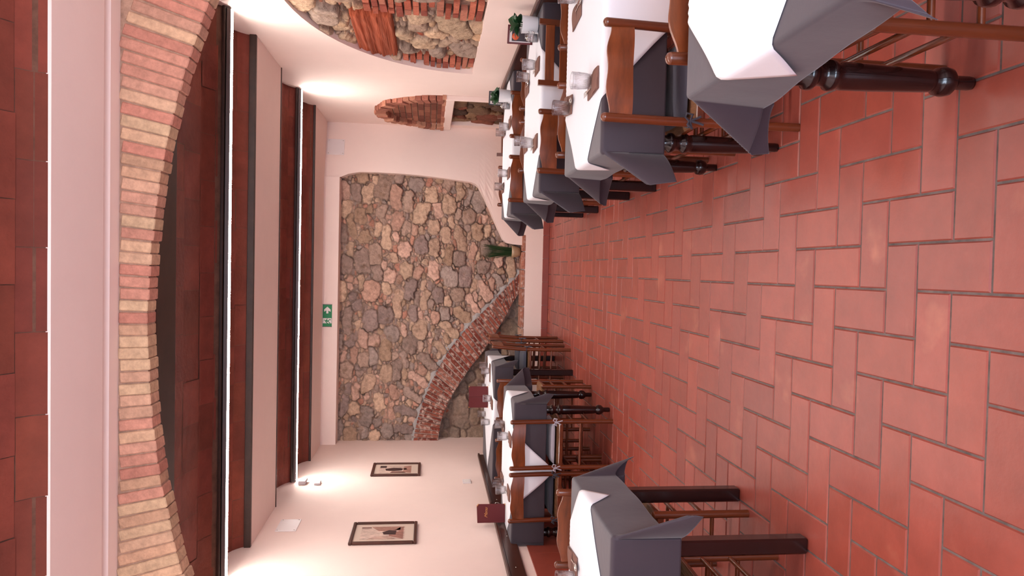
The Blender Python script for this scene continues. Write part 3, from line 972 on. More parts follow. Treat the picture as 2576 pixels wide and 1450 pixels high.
t = thing('exit_sign', 'green emergency exit sign with running man and white arrow above the stone wall', 'exit sign', (-.67, YF-.004, 2.683))
mb = MB(); mb.box((0, 0, 0), (.262, .006, .108), 0, bev=.001); mb.build('panel', M['sign_g'], t)
for s in (-1, 1):
    mb = MB(); mb.box((s*.134, -.002, 0), (.006, .014, .112), 0, bev=.001); mb.build('end_clip', M['alu'], t)
fr = ((1, 0, 0), (0, 0, 1), (0, -1, 0))
mb = MB()
mb.prism([(.030, -.012), (.066, -.012), (.050, -.038), (.078, -.038), (.112, 0), (.078, .038), (.050, .038), (.066, .012), (.030, .012)], (-.004, 0, 0), *fr, .0031, .0040)
mb.build('arrow', M['sign_w'], t)
mb = MB(); mb.box((-.062, -.0034, 0), (.062, .0012, .102), 0); mb.build('doorway', M['sign_w'], t)
mb = MB()
mb.prism([(.006*cos(a*PI/5), .006*sin(a*PI/5)) for a in range(10)], (-.056, 0, .034), *fr, .0041, .005)
mb.prism([(-.010, .022), (.004, .026), (.016, .006), (.030, .004), (.030, -.002), (.012, -.002), (.006, .006), (.004, -.012), (.020, -.026), (.014, -.046), (.006, -.044), (.010, -.028), (-.008, -.014), (-.020, -.034), (-.040, -.036), (-.040, -.028), (-.024, -.026), (-.012, -.006), (-.010, .010), (-.022, .000), (-.030, -.010), (-.036, -.006), (-.026, .010)], (-.062, 0, 0), *fr, .0041, .005)
mb.build('running_man', M['sign_g'], t)

t = thing('emergency_lamp', 'small boxy emergency lamp at the picture-wall end of the far strip light', 'emergency light', (XL+.02, 7.27, 2.69))
mb = MB(); mb.box((0, 0, .0), (.04, .11, .07), 0, bev=.006); mb.build('housing', M['plastic'], t)
mb = MB(); mb.box((.012, 0, -.036), (.03, .1, .012), 0, bev=.004); mb.build('lens', M['plastic'], t)
t = thing('wall_sensor', 'small white wall box in the bright light pool under the far strip light', 'sensor', (XL+.012, 7.25, 2.54))
mb = MB(); mb.box((0, 0, 0), (.024, .10, .06), 0, bev=.005); mb.build('case', M['plastic'], t)
mb = MB(); mb.box((.013, -.01, .006), (.004, .04, .012), 0, bev=.001); mb.build('window', M['sign_w'], t)
t = thing('wall_socket', 'small white socket plate low on the wall below the farther picture', 'socket', (XL+.006, 7.26, 1.05))
mb = MB(); mb.box((0, 0, 0), (.012, .115, .085), 0, bev=.003); mb.build('plate', M['plastic'], t)
mb = MB()
for k in (-1, 0, 1): mb.box((.0065, k*.028, 0), (.004, .024, .05), 0, bev=.001)
mb.build('insert', M['sign_w'], t)

# long boards fixed along the walls behind the tables
def wall_board(x, y0, y1, z0, z1, s, label):
    t = thing('wall_board', label, 'wall board', (x+s*.012, (y0+y1)/2, z0), 0, 'dark boards along the walls')
    h = z1-z0
    mb = MB(); mb.box((0, 0, h*.5), (.022, y1-y0, h), 0, bev=.006); mb.build('board', M['rail'], t)
    mb = MB(); mb.box((s*.012, 0, h-.012), (.03, y1-y0, .022), 0, bev=.005); mb.build('cap', M['rail'], t)
    n = max(2, int((y1-y0)/.5))
    for k in range(n):
        mb = MB()
        y = -(y1-y0)/2+.12+k*((y1-y0)-.24)/(n-1)
        mb.lathe([(.0001, .0025), (.006, .002), (.007, -.001)], 10, 0, X=Matrix.Translation((s*.0115, y, h*.45)) @ Matrix.Rotation(s*PI/2, 4, 'Y'))
        mb.build('screw', M['chrome'], t)
    return t
wall_board(XL, 6.51, 8.23, .735, .875, 1, 'dark wall board under the farther picture, ending before the stone wall')
wall_board(XL, 2.6, 6.45, .735, .875, 1, 'dark wall board on the picture wall, running towards the camera past the burgundy menu')
wall_board(XR, 3.2, 6.90, .62, .832, -1, 'dark wall board below the arched stone recess')

# ------------------------------------------------------------------ tables
TH = .785                              # height of the table tops
def turned_leg_profile(H):
    return [(.001, 0), (.017, 0), (.019, .012), (.019, .05), (.024, .056), (.037, .070), (.0405, .088), (.037, .106), (.026, .116), (.029, .122), (.0305, .135),
            (.0365, .30), (.0375, .385), (.034, .397), (.040, .404), (.0415, .413), (.040, .422), (.031, .430), (.029, .445), (.033, .458), (.041, .466), (.042, .475), (.040, .484), (.031, .492),
            (.033, .53), (.036, H-.17)]
def make_table(x0, x1, y0, y1, H, legs, label):
    t = thing('dining_table', label, 'table', ((x0+x1)/2, (y0+y1)/2, 0), 0, 'set tables along both walls')
    hx, hy = (x1-x0)/2, (y1-y0)/2
    mb = MB(); mb.box((0, 0, H-.014), (2*hx, 2*hy, .028), 0, bev=.006); mb.build('tabletop', M['maho'], t)
    mb = MB()
    a = .055
    for s in (-1, 1):
        mb.box((0, s*(hy-a), H-.083), (2*hx-2*a, .022, .11), 0)
        mb.box((s*(hx-a), 0, H-.083), (.022, 2*hy-2*a, .11), 0)
    mb.build('apron', M['maho'], t)
    for sx in (-1, 1):
        for sy in (-1, 1):
            mb = MB()
            px, py = sx*(hx-a), sy*(hy-a)
            if legs == 'turned':
                mb.lathe(turned_leg_profile(H), 24, 0, X=Matrix.Translation((px, py, 0)))
                mb.box((px, py, H-.1), (.072, .072, .144), 0, bev=.006)
            else:
                mb.box((px, py, (H-.028)/2), (.062, .062, H-.028), 0, bev=.007)
            mb.build('leg', M['maho'], t)
    return t
T = {}
def table(k, x0, x1, y0, y1, H, legs, label):
    T[k] = (x0, x1, y0, y1, H)
    make_table(x0, x1, y0, y1, H, legs, label)
RX = XR-.03
table('R1', .472, RX, 1.145, 1.885, TH, 'turned', 'nearest table on the niche-wall side, black turned leg')
table('R2', .472, RX, 2.885, 3.655, TH, 'turned', 'second table from the camera on the niche-wall side, dark turned legs')
table('R3', .475, RX, 4.56, 5.30, TH, 'square', 'third table from the camera on the niche-wall side, dark square legs')
table('R4', .445, RX, 6.18, 6.92, TH, 'square', 'farthest table on the niche-wall side, near the small brick niche')
table('L1', XL+.03, -1.005, 2.545, 3.265, TH, 'square', 'nearest table on the picture-wall side, square dark legs')
table('L2', XL+.03, -1.105, 5.58, 6.35, TH, 'turned', 'middle table on the picture-wall side, turned dark legs')
table('L3', XL+.03, -1.035, 7.10, 8.30, TH+.02, 'square', 'far table beside the stone end wall, square dark leg')

# ------------------------------------------------------------------ cloths draped over the tables
def drape(x, y, hx, hy, top, off, ears, wave, flare=.05):
    r = .014+off
    ax, ay = abs(x)-hx, abs(y)-hy
    sx, sy = (1 if x > 0 else -1), (1 if y > 0 else -1)
    def bend(d):
        q = r*PI/2
        if d < q: return r*sin(d/r), r*(1-cos(d/r))
        return r+(d-q)*flare, r+(d-q)
    if ax <= 0 and ay <= 0: return (x, y, top+off)
    if ay <= 0:
        o, dz = bend(ax); w = wave*min(1, max(0, dz-.02)/.2)
        return (sx*(hx+o+w*(sin(9*y+sx)+.5*sin(23*y+2))), y, top+off-dz)
    if ax <= 0:
        o, dz = bend(ay); w = wave*min(1, max(0, dz-.02)/.2)
        return (x, sy*(hy+o+w*(sin(8*x+sy)+.5*sin(21*x+1))), top+off-dz)
    rho = math.hypot(ax, ay); th = math.atan2(ay, ax)/(PI/2)
    o, dz = bend(rho)
    lean, tilt = ears.get((sx, sy), (.5, .62))
    # one sharp fold: the cloth swings out from the corner and back again
    e = th/lean if th < lean else (1-th)/(1-lean)
    e = max(0, min(1, e)); e = .75*e+.25*e*e*(3-2*e); e = min(e, 1-.5*max(0, e-.88)**1.0)
    phi = tilt*e
    L = max(0, rho-r*PI/2)
    az = th*PI/2
    az = az*.55+(PI/4)*.45 if 0 < th < 1 else az
    k = min(1, L/.03)
    az = az*k+th*PI/2*(1-k)
    hor = o+L*sin(phi); dn = (dz-L)+L*cos(phi)
    return (sx*(hx+hor*cos(az)), sy*(hy+hor*sin(az)), top+off-dn)
def tablecloth(k, over, ears, label, taper):
    x0, x1, y0, y1, H = T[k]
    hx, hy = (x1-x0)/2, (y1-y0)/2
    t = thing('tablecloth', label, 'tablecloth', ((x0+x1)/2, (y0+y1)/2, 0), 0, 'dark tablecloths')
    def axis(h, a, b):
        NE = 44
        xs = [-h-a+q*a/NE for q in range(NE)]
        xs += [-h-.0, -h+.012]+[-h+.012+(2*h-.024)*(q+1)/18 for q in range(17)]+[h-.012, h]
        xs += [h+(q+1)*b/NE for q in range(NE)]
        return sorted(set(xs))
    ex0, ex1 = over['x'] if isinstance(over['x'], tuple) else (over['x'],)*2
    gx = axis(hx, ex0, ex1); gy = axis(hy, *(over['y'] if isinstance(over['y'], tuple) else (over['y'],)*2))
    # finer steps right at the table edge
    for g, h in ((gx, hx), (gy, hy)):
        for s in (-1, 1):
            g += [s*(h+q) for q in (.005, .010, .016, .022)]
        g.sort()
    def short(x, y):           # the sheet lies a little askew: its aisle edge hangs shorter towards one side
        if taper is None or -hx <= x <= hx: return x
        f = taper+(1-taper)*min(1, max(0, (y+hy)/(2*hy)))
        return -hx+(x+hx)*f if x < 0 else hx+(x-hx)*f
    P = [[drape(short(x, y), y, hx, hy, H+.002, .001, ears, .004) for x in gx] for y in gy]
    mb = MB(); mb.grid(P, 0)
    o = mb.build('cloth', M['cloth'], t, solid=.0012)
    return t
def overlay(k, cx, cy, half, label, grp=True, rot=PI/4):
    """square of white paper cloth laid cornerwise; half = half its side"""
    x0, x1, y0, y1, H = T[k]
    hx, hy = (x1-x0)/2, (y1-y0)/2
    mx, my = (x0+x1)/2, (y0+y1)/2
    t = thing('table_overlay', label, 'table topper', (mx, my, 0), 0, 'white paper toppers on the tables')
    n = 64
    P = []
    rr = random.Random(hash(k) % 1000 if False else sum(map(ord, k)))
    a1, a2, p1 = rr.uniform(.004, .008), rr.uniform(9, 13), rr.uniform(0, 6)
    for i in range(n+1):
        row = []
        for j in range(n+1):
            s, q = -half+2*half*i/n, -half+2*half*j/n
            s2 = s+a1*sin(a2*q+p1)*(abs(s)/half)**6; q2 = q+a1*sin(a2*s+p1+1)*(abs(q)/half)**6
            x, y = cx-mx+s2*cos(rot)-q2*sin(rot), cy-my+s2*sin(rot)+q2*cos(rot)
            x = min(x, hx-.004) if x0 > 0 else max(x, -hx+.004)
            row.append(drape(x, y, hx, hy, H+.002, .0045, {}, .002, .10))
        P.append(row)
    mb = MB(); mb.grid(P, 0)
    mb.build('sheet', M['paper'], t, solid=.0008)
    return t
EAR = {(-1, -1): (.45, .75), (-1, 1): (.55, .75), (1, -1): (.5, .6), (1, 1): (.5, .6)}
def side_over(k, v, wall): return {'x': (v, .006) if k[0] == 'R' else (.006, v), 'y': wall}
CL = [('R1', .23, (.10, .27), 'dark cloth on the nearest table of the niche-wall side', {(-1, -1): (.5, .5), (-1, 1): (.42, .62)}),
      ('R2', .20, .27, 'dark cloth on the second table of the niche-wall side, with a cushioned chair before it', {(-1, -1): (.40, .85), (-1, 1): (.55, .7)}),
      ('R3', .20, .27, 'dark cloth on the third table of the niche-wall side', {(-1, -1): (.42, .8), (-1, 1): (.5, .8)}),
      ('R4', .20, .27, 'dark cloth on the farthest table of the niche-wall side, nearest the low white end wall', {(-1, -1): (.45, .8), (-1, 1): (.5, .9)}),
      ('L1', .22, .27, 'dark cloth with a sharp corner fold on the nearest table of the picture-wall side', {(1, -1): (.5, .6), (1, 1): (.62, .32)}),
      ('L2', .20, .27, 'dark cloth on the middle table of the picture-wall side', {(1, -1): (.5, .5), (1, 1): (.5, .85)}),
      ('L3', .16, .2, 'dark cloth on the far table beside the stone end wall', {(1, -1): (.5, .5), (1, 1): (.5, .5)})]
for k, ov, oy, lb, ears in CL:
    tablecloth(k, side_over(k, ov, oy), ears, lb, .5 if k == 'R1' else None)
overlay('R1', 1.06, 1.545, .52, 'white topper laid cornerwise on the nearest niche-wall-side table')
overlay('R2', 1.04, 3.235, .50, 'white topper laid cornerwise on the second niche-wall-side table')
overlay('R3', 1.04, 4.93, .50, 'white topper laid cornerwise on the third niche-wall-side table')
overlay('R4', 1.04, 6.54, .50, 'white topper laid cornerwise on the farthest niche-wall-side table')
overlay('L1', -1.60, 2.97, .50, 'white topper laid cornerwise on the nearest picture-wall-side table')
overlay('L2', -1.63, 5.95, .50, 'white topper laid cornerwise on the middle picture-wall-side table, below the menu')
overlay('L3', -1.50, 7.66, .50, 'white topper hanging in a long point from the far table by the stone wall', rot=PI/4+.06)

# ------------------------------------------------------------------ chairs
def make_turned_chair(slat_bow=.028):
    t = thing('dining_chair', 'x', 'chair', (0, 0, 0))
    W, D, Ht, SH = .182, .345, .825, .445
    for s in (-1, 1):
        mb = MB()
        ps = [(s*W, 0, 0), (s*W, 0, .30), (s*W, -.006, .55), (s*W, -.028, Ht-.016)]
        mb.tube(ps, [.0175, .0185, .0185, .018], 16, 0, cap=True)
        mb.lathe([(.018, 0), (.0175, .006), (.014, .012), (.008, .0155), (.0001, .017)], 16, 0, X=Matrix.Translation((s*W, -.028, Ht-.018)))
        mb.build('back_post', M['wood'], t)
        mb = MB(); mb.tube([(s*(W+.012), D, 0), (s*(W+.012), D, SH)], .0175, 16, 0)
        mb.lathe([(.0175, 0), (.014, .006), (.0001, .009)], 16, 0, X=Matrix.Translation((s*(W+.012), D, SH)))
        mb.build('leg', M['wood'], t)
    mb = MB()
    for s in (-1, 1): mb.tube([(s*W, 0, SH-.024), (s*(W+.012), D, SH-.024)], .014, 10, 0)
    mb.box((0, .002, SH-.03), (2*W, .02, .034), 0, bev=.005)
    mb.box((0, D, SH-.03), (2*W+.02, .02, .034), 0, bev=.005)
    mb.build('seat_frame', M['wood'], t)
    # rush seat in four woven triangles
    mb = MB()
    n = 14
    P = []
    for i in range(n+1):
        v = i/n; row = []
        for j in range(n+1):
            u = j/n
            hw = (W+.010)+(.012)*v
            x = -hw+2*hw*u; y = -.004+(D+.008)*v
            e = min(u, 1-u, v, 1-v)*2
            row.append((x, y, SH-.012+.016*min(1, e*6)**.5-.012*e))
        P.append(row)
    mb.grid(P, 0)
    Q = [[(p[0], p[1], SH-.03) for p in row] for row in P]
    mb.grid(Q, 0)
    mb.build('rush_seat', M['rush'], t)
    # bowed back slat with a wavy top edge
    mb = MB()
    n = 20; F = []; B = []
    zt = lambda u: .795+.016*(math.cos((u-.5)*2*PI)*.5+.5)-.006*math.cos((u-.5)*4*PI)
    zb = lambda u: .704+.004*math.cos((u-.5)*2*PI)
    for i in range(7):
        f = []; b = []
        for j in range(n+1):
            u = j/n
            x = -(W-.012)+2*(W-.012)*u
            z = zb(u)+(zt(u)-zb(u))*i/6
            bow = -slat_bow*(1-(2*u-1)**2)
            yy = -.024+bow
            f.append((x, yy+.006, z)); b.append((x, yy-.006, z))
        F.append(f); B.append(b)
    mb.grid(F, 0); mb.grid(B, 0)
    mb.grid([F[0], B[0]], 0); mb.grid([F[-1], B[-1]], 0)
    mb.build('back_slat', M['slat'], t)
    for z, y, dx in ((.26, 0, 0), (.17, D, .012), (.30, D, .012)):
        mb = MB(); mb.tube([(-W-dx, y, z), (W+dx, y, z)], .0095, 10, 0); mb.build('stretcher', M['wood'], t)
    for s in (-1, 1):
        for z in (.20, .32):
            mb = MB(); mb.tube([(s*W, 0, z), (s*(W+.012), D, z+.012)], .0095, 10, 0); mb.build('stretcher', M['wood'], t)
    return t
def make_ladder_chair():
    t = thing('ladder_back_chair', 'x', 'chair', (0, 0, 0))
    W, D, Ht, SH = .185, .345, .835, .445
    for s in (-1, 1):
        mb = MB()
        P = [[(s*W+a*.016, b*.013+dy, z) for a, b in ((-1, -1), (1, -1), (1, 1), (-1, 1), (-1, -1))] for z, dy in ((0, 0), (.45, 0), (.62, -.006), (Ht, -.03))]
        mb.grid(P, 0, smooth=False)
        mb.add(P[-1][:4], [(0, 1, 2, 3)], 0); mb.add(P[0][:4], [(0, 1, 2, 3)], 0)
        mb.build('back_post', M['wood'], t)
        mb = MB(); mb.box((s*(W+.01), D, SH/2), (.034, .034, SH), 0, bev=.004); mb.build('leg', M['wood'], t)
    for z, h, y in ((.765, .055, -.024), (.675, .055, -.014)):
        mb = MB(); mb.box((0, y, z), (2*W-.03, .016, h), 0, bev=.003); mb.build('back_slat', M['slat'], t)
    mb = MB()
    for s in (-1, 1): mb.box((s*(W+.004), D/2, SH-.03), (.022, D, .045), 0)
    mb.box((0, .0, SH-.03), (2*W, .02, .045), 0); mb.box((0, D, SH-.03), (2*W+.02, .02, .045), 0)
    mb.build('seat_frame', M['wood'], t)
    mb = MB(); mb.box((0, D/2+.004, SH+.004), (2*W+.05, D+.05, .022), 0, bev=.008); mb.build('seat', M['wood'], t)
    for s in (-1, 1):
        mb = MB(); mb.box((s*(W+.005), D/2, .22), (.014, D, .024), 0); mb.build('stretcher', M['wood'], t)
    return t
chair0 = make_turned_chair(); ladder0 = make_ladder_chair()
used = {'turned': False, 'ladder': False}
def chair(kind, x, y, face, label):
    """x, y between the two back posts; face: the way a sitter looks"""
    rz = {'+y': 0, '-y': PI, '-x': PI/2, '+x': -PI/2}.get(face, face)
    src = chair0 if kind == 'turned' else ladder0
    g = 'dining chairs at the tables'
    if not used[kind]:
        used[kind] = True
        src.location = (x, y, 0); src.rotation_euler = (0, 0, rz); src['label'] = label; src['group'] = g
        return src
    return dup(src, (x, y, 0), rz, label, g)
chair('turned', .762, 2.765, '+y', 'chair with dark blue-grey cushion at the near side of the second niche-wall-side table')
chair('turned', .772, 1.945, PI+.02, 'chair half hidden on the far side of the nearest niche-wall-side table')
chair('turned', .765, 3.72, '-y', 'aisle chair on the far side of the second niche-wall-side table')
chair('turned', 1.33, 3.73, '-y', 'chair nearest the wall on the far side of the second niche-wall-side table')
chair('turned', .768, 4.44, '+y', 'aisle chair with bowed slat on the near side of the third niche-wall-side table')
chair('ladder', 1.30, 4.40, '+y', 'chair with two flat back rails near the potted plant on the third niche-wall-side table')
chair('turned', .89, 5.36, '-y', 'aisle chair on the far side of the third niche-wall-side table')
chair('turned', 1.36, 5.38, '-y', 'chair nearest the wall on the far side of the third niche-wall-side table')
chair('turned', .728, 6.08, '+y', 'aisle chair on the near side of the farthest niche-wall-side table')
chair('turned', 1.267, 6.08, '+y', 'wall-side chair on the near side of the farthest niche-wall-side table')
chair('turned', .765, 7.00, '-y', 'aisle chair on the far side of the farthest niche-wall-side table')
chair('ladder', 1.265, 7.05, '-y', 'ladder-back chair at the far table, in front of the small brick niche')
chair('turned', -1.31, 3.44, '-y', 'chair on the far side of the nearest picture-wall-side table, its round post top showing')
chair('turned', -1.39, 2.47, '+y', 'chair at the near side of the nearest picture-wall-side table, only its front legs in view')
chair('turned', -1.412, 5.52, '+y', 'chair with pale grey tied cushion at the middle picture-wall-side table')
chair('turned', -1.83, 5.53, '+y', 'chair with dark tied cushion nearest the menu at the middle picture-wall-side table')
chair('turned', -1.285, 6.66, '-y', 'aisle chair on the far side of the middle picture-wall-side table')
chair('turned', -1.85, 6.66, '-y', 'wall-side chair on the far side of the middle picture-wall-side table')
chair('turned', -.875, 7.46, '-x', 'nearer of two chairs seen edge-on at the aisle side of the far table')
chair('turned', -.835, 7.90, '-x', 'farther of two chairs seen edge-on, next to the stone end wall')

# cushions tied to the seats
def cushion(x, y, rz, m, label, tie='cush_dark'):
    t = thing('seat_cushion', label, 'cushion', (x, y, .456), rz, 'tied seat cushions')
    mb = MB()
    n = 18; hw, D = .172, .335
    T_, B_ = [], []
    for i in range(n+1):
        v = i/n; a = []; b = []
        for j in range(n+1):
            u = j/n
            X, Y = (2*u-1), (2*v-1)
            k = 1-.04*(abs(X*Y))**2
            e = max(0, (1-abs(X)**5)*(1-abs(Y)**5))**.45
            px, py = X*hw*k, .012+D/2+Y*D/2*k
            a.append((px, py, .006+.032*e+.003*sin(9*px+4*py)*e)); b.append((px, py, .006-.005*e))
        T_.append(a); B_.append(b)
    mb.grid(T_, 0); mb.grid(B_, 0)
    mb.build('pad', M[m], t)
    for s in (-1, 1):
        mb = MB()
        px = s*.182
        mb.tube([(s*.165, .02, .012), (s*.172, .0, .012), (px, -.024, .010), (px+s*.021, -.006, .008), (px+s*.015, .016, .010), (s*.168, .022, .012)], .0042, 8, 0)
        for d in (-1, 1):
            mb.tube([(px, -.024, .010), (px+d*.014, -.030, .024+.004*d), (px+d*.030, -.027, .010+.012*d), (px+d*.026, -.028, .0-.002*d), (px, -.026, .008)], .0045, 8, 0)
        mb.tube([(px, -.026, .008), (px+s*.006, -.031, -.020), (px+s*.014, -.031, -.045)], .0045, 8, 0)
        mb.tube([(px, -.026, .008), (px-s*.010, -.031, -.016), (px-s*.018, -.032, -.034)], .0045, 8, 0)
        mb.build('tie', M[m], t)
    return t
cushion(.762, 2.765, 0, 'cush_dark', 'dark cushion on the chair at the second niche-wall-side table')
cushion(-1.412, 5.52, 0, 'cush_grey', 'pale grey cushion with bow ties on a chair at the picture-wall side')
cushion(-1.83, 5.53, 0, 'cush_dark', 'dark cushion on the chair beside the one with the pale cushion')
cushion(-.875, 7.46, PI/2, 'cush_dark', 'dark cushion on the nearer edge-on chair at the far table')
cushion(-.835, 7.90, PI/2, 'cush_dark', 'dark cushion on the farther edge-on chair, next to the stone wall')

# ------------------------------------------------------------------ tumblers, napkins, cutlery
def make_tumbler():
    t = thing('water_glass', 'x', 'glass', (0, 0, 0))
    mb = MB()
    out = [(.0001, 0), (.026, 0), (.0295, .003), (.0315, .010), (.0325, .018)]+[(.0325+.0035*k/9, .018+.048*k/9) for k in range(1, 10)]+[(.0368, .074), (.0375, .086), (.0372, .0885)]
    inn = [(.0355, .0885), (.0350, .084), (.0335, .05), (.0305, .016), (.024, .0105), (.0001, .010)]
    def fn(r, z, th, i):
        if 5 <= i <= 13: return r+.0012*sin(22*th+190*(z-.02))*(1 if i < 13 else .4)
        return r
    mb.lathe(out+inn, 110, 0, fn=fn)
    mb.build('tumbler', M['glass'], t)
    return t
glass0 = make_tumbler(); first_glass = [True]
def tumbler(x, y, H, label):
    g = 'cut glass tumblers on the tables'
    if first_glass[0]:
        first_glass[0] = False
        glass0.location = (x, y, H); glass0['label'] = label; glass0['group'] = g
        return
    dup(glass0, (x, y, H), x*3, label, g)
TT = TH+.0085
def make_napkin():
    t = thing('folded_napkin', 'x', 'napkin', (0, 0, 0))
    mb = MB(); mb.box((0, 0, .003), (.095, .19, .006), 0, bev=.002); mb.build('sheet', M['napkin'], t)
    mb = MB()
    P = [[(-.047+.094*u, -.094+.10*v, .0065+.004*sin(PI*v)+.002*sin(5*u)) for u in np.linspace(0, 1, 9)] for v in np.linspace(0, 1, 7)]
    mb.grid(P, 0); mb.build('pocket', M['napkin'], t, solid=.002)
    return t
def make_fork():
    t = thing('fork', 'x', 'fork', (0, 0, 0))
    mb = MB()
    mb.prism([(-.006, -.10), (.006, -.10), (.0035, -.02), (.003, .03), (.010, .048), (.011, .06), (-.011, .06), (-.010, .048), (-.003, .03), (-.0035, -.02)], (0, 0, .008), (1, 0, 0), (0, 1, 0), (0, 0, 1), 0, .0022)
    mb.build('handle', M['chrome'], t)
    for k in range(4):
        mb = MB(); mb.tube([(-.0093+.0062*k, .058, .0095), (-.0093+.0062*k, .078, .012), (-.0092+.0062*k, .10, .0105)], [.0016, .0015, .0008], 6, 0); mb.build('tine', M['chrome'], t)
    return t
def make_spoon():
    t = thing('spoon', 'x', 'spoon', (0, 0, 0))
    mb = MB()
    mb.prism([(-.006, -.10), (.006, -.10), (.0035, -.02), (.003, .04), (-.003, .04), (-.0035, -.02)], (0, 0, .008), (1, 0, 0), (0, 1, 0), (0, 0, 1), 0, .0022)
    mb.build('handle', M['chrome'], t)
    mb = MB()
    P = [[(cos(a)*r*.018, .064+sin(a)*r*.027, .0085+.006*r*r) for a in np.linspace(0, 2*PI, 21)] for r in np.linspace(0, 1, 6)]
    mb.grid(P, 0); mb.build('bowl', M['chrome'], t, solid=.001)
    return t
nap0, fork0, spoon0 = make_napkin(), make_fork(), make_spoon()
seen = set()
def put(src, x, y, z, rz, label, grp):
    if src.name not in seen:
        seen.add(src.name)
        src.location = (x, y, z); src.rotation_euler = (0, 0, rz); src['label'] = label; src['group'] = grp
        return src
    return dup(src, (x, y, z), rz, label, grp)
def setting(x, y, rz, where, H=TT, cut='fork'):
    put(nap0, x, y, H, rz, 'brown folded napkin '+where, 'folded napkins with cutlery')
    c, s = cos(rz), sin(rz)
    src = fork0 if cut == 'fork' else spoon0
    put(src, x-.012*c-.045*s, y-.012*s+.045*c, H, rz, cut+' tucked into the napkin '+where, cut+'s on the tables')
    return

tumbler(.795, 3.05, TT, 'near glass on the second niche-wall-side table, clearest cut pattern')
tumbler(.778, 3.515, TT, 'far aisle glass on the second niche-wall-side table')
tumbler(1.29, 3.42, TT, 'glass at the picture edge on the second niche-wall-side table')
tumbler(1.335, 4.78, TT, 'glass beside the flat-railed chair on the third niche-wall-side table')
tumbler(1.335, 5.10, TT, 'far wall-side glass on the third niche-wall-side table')
tumbler(.82, 4.80, TT, 'near aisle glass on the third niche-wall-side table')
tumbler(.89, 5.15, TT, 'far aisle glass on the third niche-wall-side table')
tumbler(1.22, 6.36, TT, 'near wall-side glass on the farthest niche-wall-side table')
tumbler(1.225, 6.68, TT, 'far wall-side glass on the farthest niche-wall-side table')
tumbler(.81, 6.37, TT, 'near aisle glass on the farthest niche-wall-side table')
tumbler(.725, 6.70, TT, 'far aisle glass on the farthest niche-wall-side table')
tumbler(-1.40, 3.10, TT, 'glass on the nearest picture-wall-side table')
tumbler(-1.40, 6.18, TT, 'far aisle glass on the middle picture-wall-side table')
tumbler(-1.43, 5.87, TT, 'near aisle glass on the middle picture-wall-side table')
tumbler(-1.94, 6.25, TT, 'far wall-side glass on the middle picture-wall-side table')
tumbler(-1.90, 5.93, TT, 'near wall-side glass on the middle picture-wall-side table')
T3 = TT+.02
for x, y, lb in ((-1.12, 7.86, 'farther aisle glass'), (-1.14, 7.56, 'nearer aisle glass'), (-1.39, 8.05, 'glass behind the upright menu'), (-1.38, 7.27, 'glass in front of the upright menu'), (-1.69, 7.98, 'farther wall-side glass'), (-1.66, 7.43, 'nearer wall-side glass')):
    tumbler(x, y, T3, lb+' on the far table beside the stone wall')

setting(.775, 3.01, .06, 'by the near glass of the second niche-wall-side table')
setting(.80, 3.56, PI-.12, 'by the far aisle glass of the second niche-wall-side table', cut='spoon')
setting(1.20, 3.40, PI+.1, 'at the picture edge of the second niche-wall-side table')
setting(.80, 4.70, .05, 'at the near aisle seat of the third niche-wall-side table')
setting(.86, 5.19, PI, 'at the far aisle seat of the third niche-wall-side table', cut='spoon')
setting(1.30, 4.69, -.04, 'behind the flat-railed chair of the third niche-wall-side table')
setting(1.27, 5.18, PI, 'at the far wall-side seat of the third niche-wall-side table', cut='spoon')
setting(.80, 6.30, 0, 'at the near aisle seat of the farthest niche-wall-side table')
setting(.72, 6.80, PI, 'at the far aisle seat of the farthest niche-wall-side table', cut='spoon')
setting(1.24, 6.29, 0, 'at the near wall-side seat of the farthest niche-wall-side table')
setting(1.25, 6.80, PI, 'at the far wall-side seat of the farthest niche-wall-side table', cut='spoon')
setting(-1.35, 3.16, PI+.1, 'by the glass of the nearest picture-wall-side table', cut='spoon')
setting(-1.36, 2.68, .1, 'at the near seat of the nearest picture-wall-side table')
setting(-1.42, 5.72, 0, 'before the chair with the pale cushion')
setting(-1.44, 6.25, PI, 'at the far aisle seat of the middle picture-wall-side table', cut='spoon')
setting(-1.86, 5.73, 0, 'before the chair with the dark cushion on the picture-wall side')
setting(-1.90, 6.25, PI, 'at the far wall-side seat of the middle picture-wall-side table', cut='spoon')
setting(-1.15, 7.50, PI/2, 'at the nearer aisle seat of the far table', T3)
setting(-1.13, 7.92, PI/2, 'at the farther aisle seat of the far table', T3, 'spoon')
setting(-1.42, 7.20, 0, 'at the near edge of the far table', T3)

